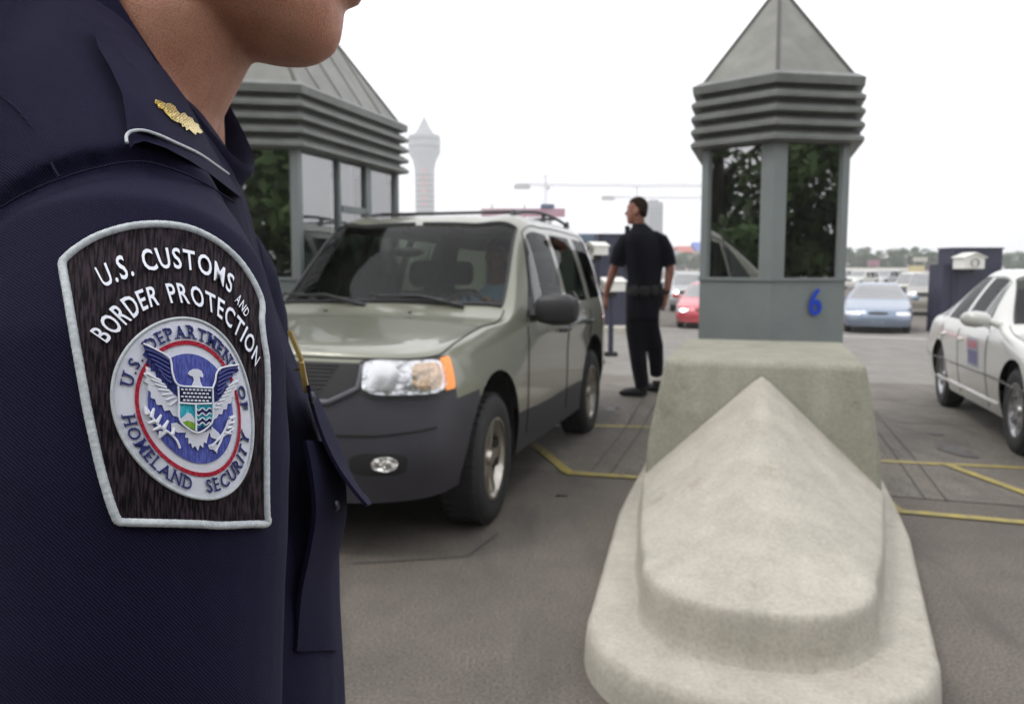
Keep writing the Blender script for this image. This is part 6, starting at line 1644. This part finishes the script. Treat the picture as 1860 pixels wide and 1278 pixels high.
# ================================================================== TREES
def leaf_mat(name, c1, c2):
    m = mat(name, c1, .7, vscale=.9, col2=c2); return m
M['leaf'] = leaf_mat('leaf', (.06, .11, .03), (.12, .19, .06)); M['leaf2'] = leaf_mat('leaf_dark', (.045, .085, .035), (.09, .14, .06)); M['bark'] = mat('bark', (.07, .055, .045), .9, var=.3, vscale=6)
def crown_mesh(name, seed, h, w_, n, leaf, LO=.28):
    rnd = random.Random(seed); m = MB(); cl = []
    for k in range(26):
        a = rnd.uniform(0, 2 * math.pi); q = rnd.random(); rr = w_ * .5 * math.sqrt(rnd.random()) * (1 - .5 * abs(q - .4)); cl.append((Vector((rr * math.cos(a), rr * math.sin(a), h * (LO + (.94 - LO) * q * (1 - .25 * (rr / w_))))), rnd.uniform(.10, .19) * h))
    for i in range(n):
        c, r = rnd.choice(cl); v = Vector((rnd.gauss(0, 1), rnd.gauss(0, 1), rnd.gauss(0, 1))).normalized() * r * rnd.uniform(.55, 1.05); p = c + v; v = v.normalized()
        a = (v + Vector((rnd.uniform(-.7, .7), rnd.uniform(-.7, .7), rnd.uniform(-.7, .7)))).normalized(); u = a.orthogonal().normalized(); t = a.cross(u); s_ = leaf * rnd.uniform(.6, 1.3); an = rnd.uniform(0, 6.28)
        u, t = u * math.cos(an) + t * math.sin(an), t * math.cos(an) - u * math.sin(an)
        m.add([p - u * s_, p - t * s_ * .5, p + u * s_, p + t * s_ * .5 + a * s_ * .15], [(0, 1, 2, 3)])
    return m.mesh(name)
def trunk_mesh(seed, h):
    rnd = random.Random(seed); m = MB(); m.tube([(0, 0, -.3), (.05, 0, h * .2), (0, .08, h * .45), (.1, 0, h * .8)], [h * .035, h * .026, h * .02, h * .006], 8)
    for k in range(7):
        a = rnd.uniform(0, 6.28); z0 = h * rnd.uniform(.2, .5); l_ = h * rnd.uniform(.2, .34); m.tube([(0, 0, z0), (l_ * .5 * math.cos(a), l_ * .5 * math.sin(a), z0 + l_ * .45), (l_ * math.cos(a), l_ * math.sin(a), z0 + l_ * .8)], [h * .014, h * .009, h * .004], 5)
    return m.mesh('trunk')
far_cr = [(crown_mesh('crown', s, 1.0, w_, 2600, .035), trunk_mesh(s, 1.0)) for s, w_ in ((1, 1.1), (2, 1.35), (3, 1.2))]
for c_, t_ in far_cr: c_.materials.append(M['leaf2']); t_.materials.append(M['bark'])
def tree(x, y, z, h, k, lib, label, group, rz, wx=1.0):
    o = empty('tree', (x, y, z), rz, label, 'tree', group)
    for nm, me in (('crown', lib[k][0]), ('trunk', lib[k][1])):
        c = bpy.data.objects.new(nm, me); COL.objects.link(c); c.parent = o; c.scale = (h * wx, h * wx, h)
    return o
rnd = random.Random(11)
row = [(1543, 452, 1), (1562, 462, 0), (1580, 468, 2), (1598, 458, 1), (1618, 468, 0), (1636, 456, 2), (1655, 452, 1), (1676, 460, 0), (1696, 468, 1), (1712, 460, 2), (1735, 466, 0), (1758, 470, 1), (1790, 468, 2), (1822, 462, 1), (1846, 458, 0), (1872, 462, 2), (1900, 460, 1), (1522, 455, 0), (1500, 460, 2)]
for i, (px, pt_, k) in enumerate(row):
    d = 215 + 18 * (i % 3); h = (P(930, pt_, d).z + 1.0) * 1.05
    tree(far_at(px, d).x, d, -.8, h, k, far_cr, 'hazy green tree in the dense row along the right horizon', 'trees along the right horizon', rnd.uniform(0, 6), 1.25)
for i in range(26):
    px = -420 + i * 60 + rnd.uniform(-15, 15); d = 240 + 12 * (i % 4)
    tree(far_at(px, d).x, d, -.8, (P(930, rnd.uniform(463, 472), d).z + 1) * 1.0, i % 3, far_cr, 'far tree in the row hidden behind the SUV and the left booth', 'far trees to the left', i, 1.5)
for i, (px, pt_) in enumerate(((1228, 462), (1250, 458), (1270, 462))):
    d = 260 + 10 * i; tree(far_at(px, d).x, d, -.8, (P(930, pt_, d).z + 1) * 1.0, i, far_cr, 'far pale tree between the standing officer and the numbered booth', 'far trees beside the officer', i, 1.1)
near_cr = [(crown_mesh('crown', s, 1.0, 1.0, 6500, .026, .07), trunk_mesh(s, 1.0)) for s in (7, 8)]
for c_, t_ in near_cr: c_.materials.append(M['leaf']); t_.materials.append(M['bark'])
for i, (x, y, h) in enumerate(((-15, -13, 9), (-8.5, -16, 11), (-2.5, -13, 9.5), (3.5, -16.5, 11), (9.5, -14, 10), (15.5, -16, 11), (22, -12, 9), (-20, -7, 9), (-24, 0, 10), (-21, 7, 9), (-27, -13, 11))):
    tree(x, y, 0, h, i % 2, near_cr, 'leafy green tree behind the camera, mirrored in the booth windows', 'trees behind the camera', i * 1.3, 1.15)

# ================================================================== HAZE
m = MB(); m.box((100, 715, 110), (2700, 1640, 226)); hz_ = m.build('haze', None, None, smooth=False)
hm = bpy.data.materials.new('haze'); hm.use_nodes = True; N, L = nodes(hm); N.remove(N['Principled BSDF']); pv = N.new('ShaderNodeVolumePrincipled')
pv.inputs['Color'].default_value = (.97, .98, 1.0, 1); pv.inputs['Density'].default_value = .0009; pv.inputs['Anisotropy'].default_value = .2
L.new(pv.outputs[0], N['Material Output'].inputs['Volume']); hz_.data.materials.append(hm); tag(hz_, kind='stuff')
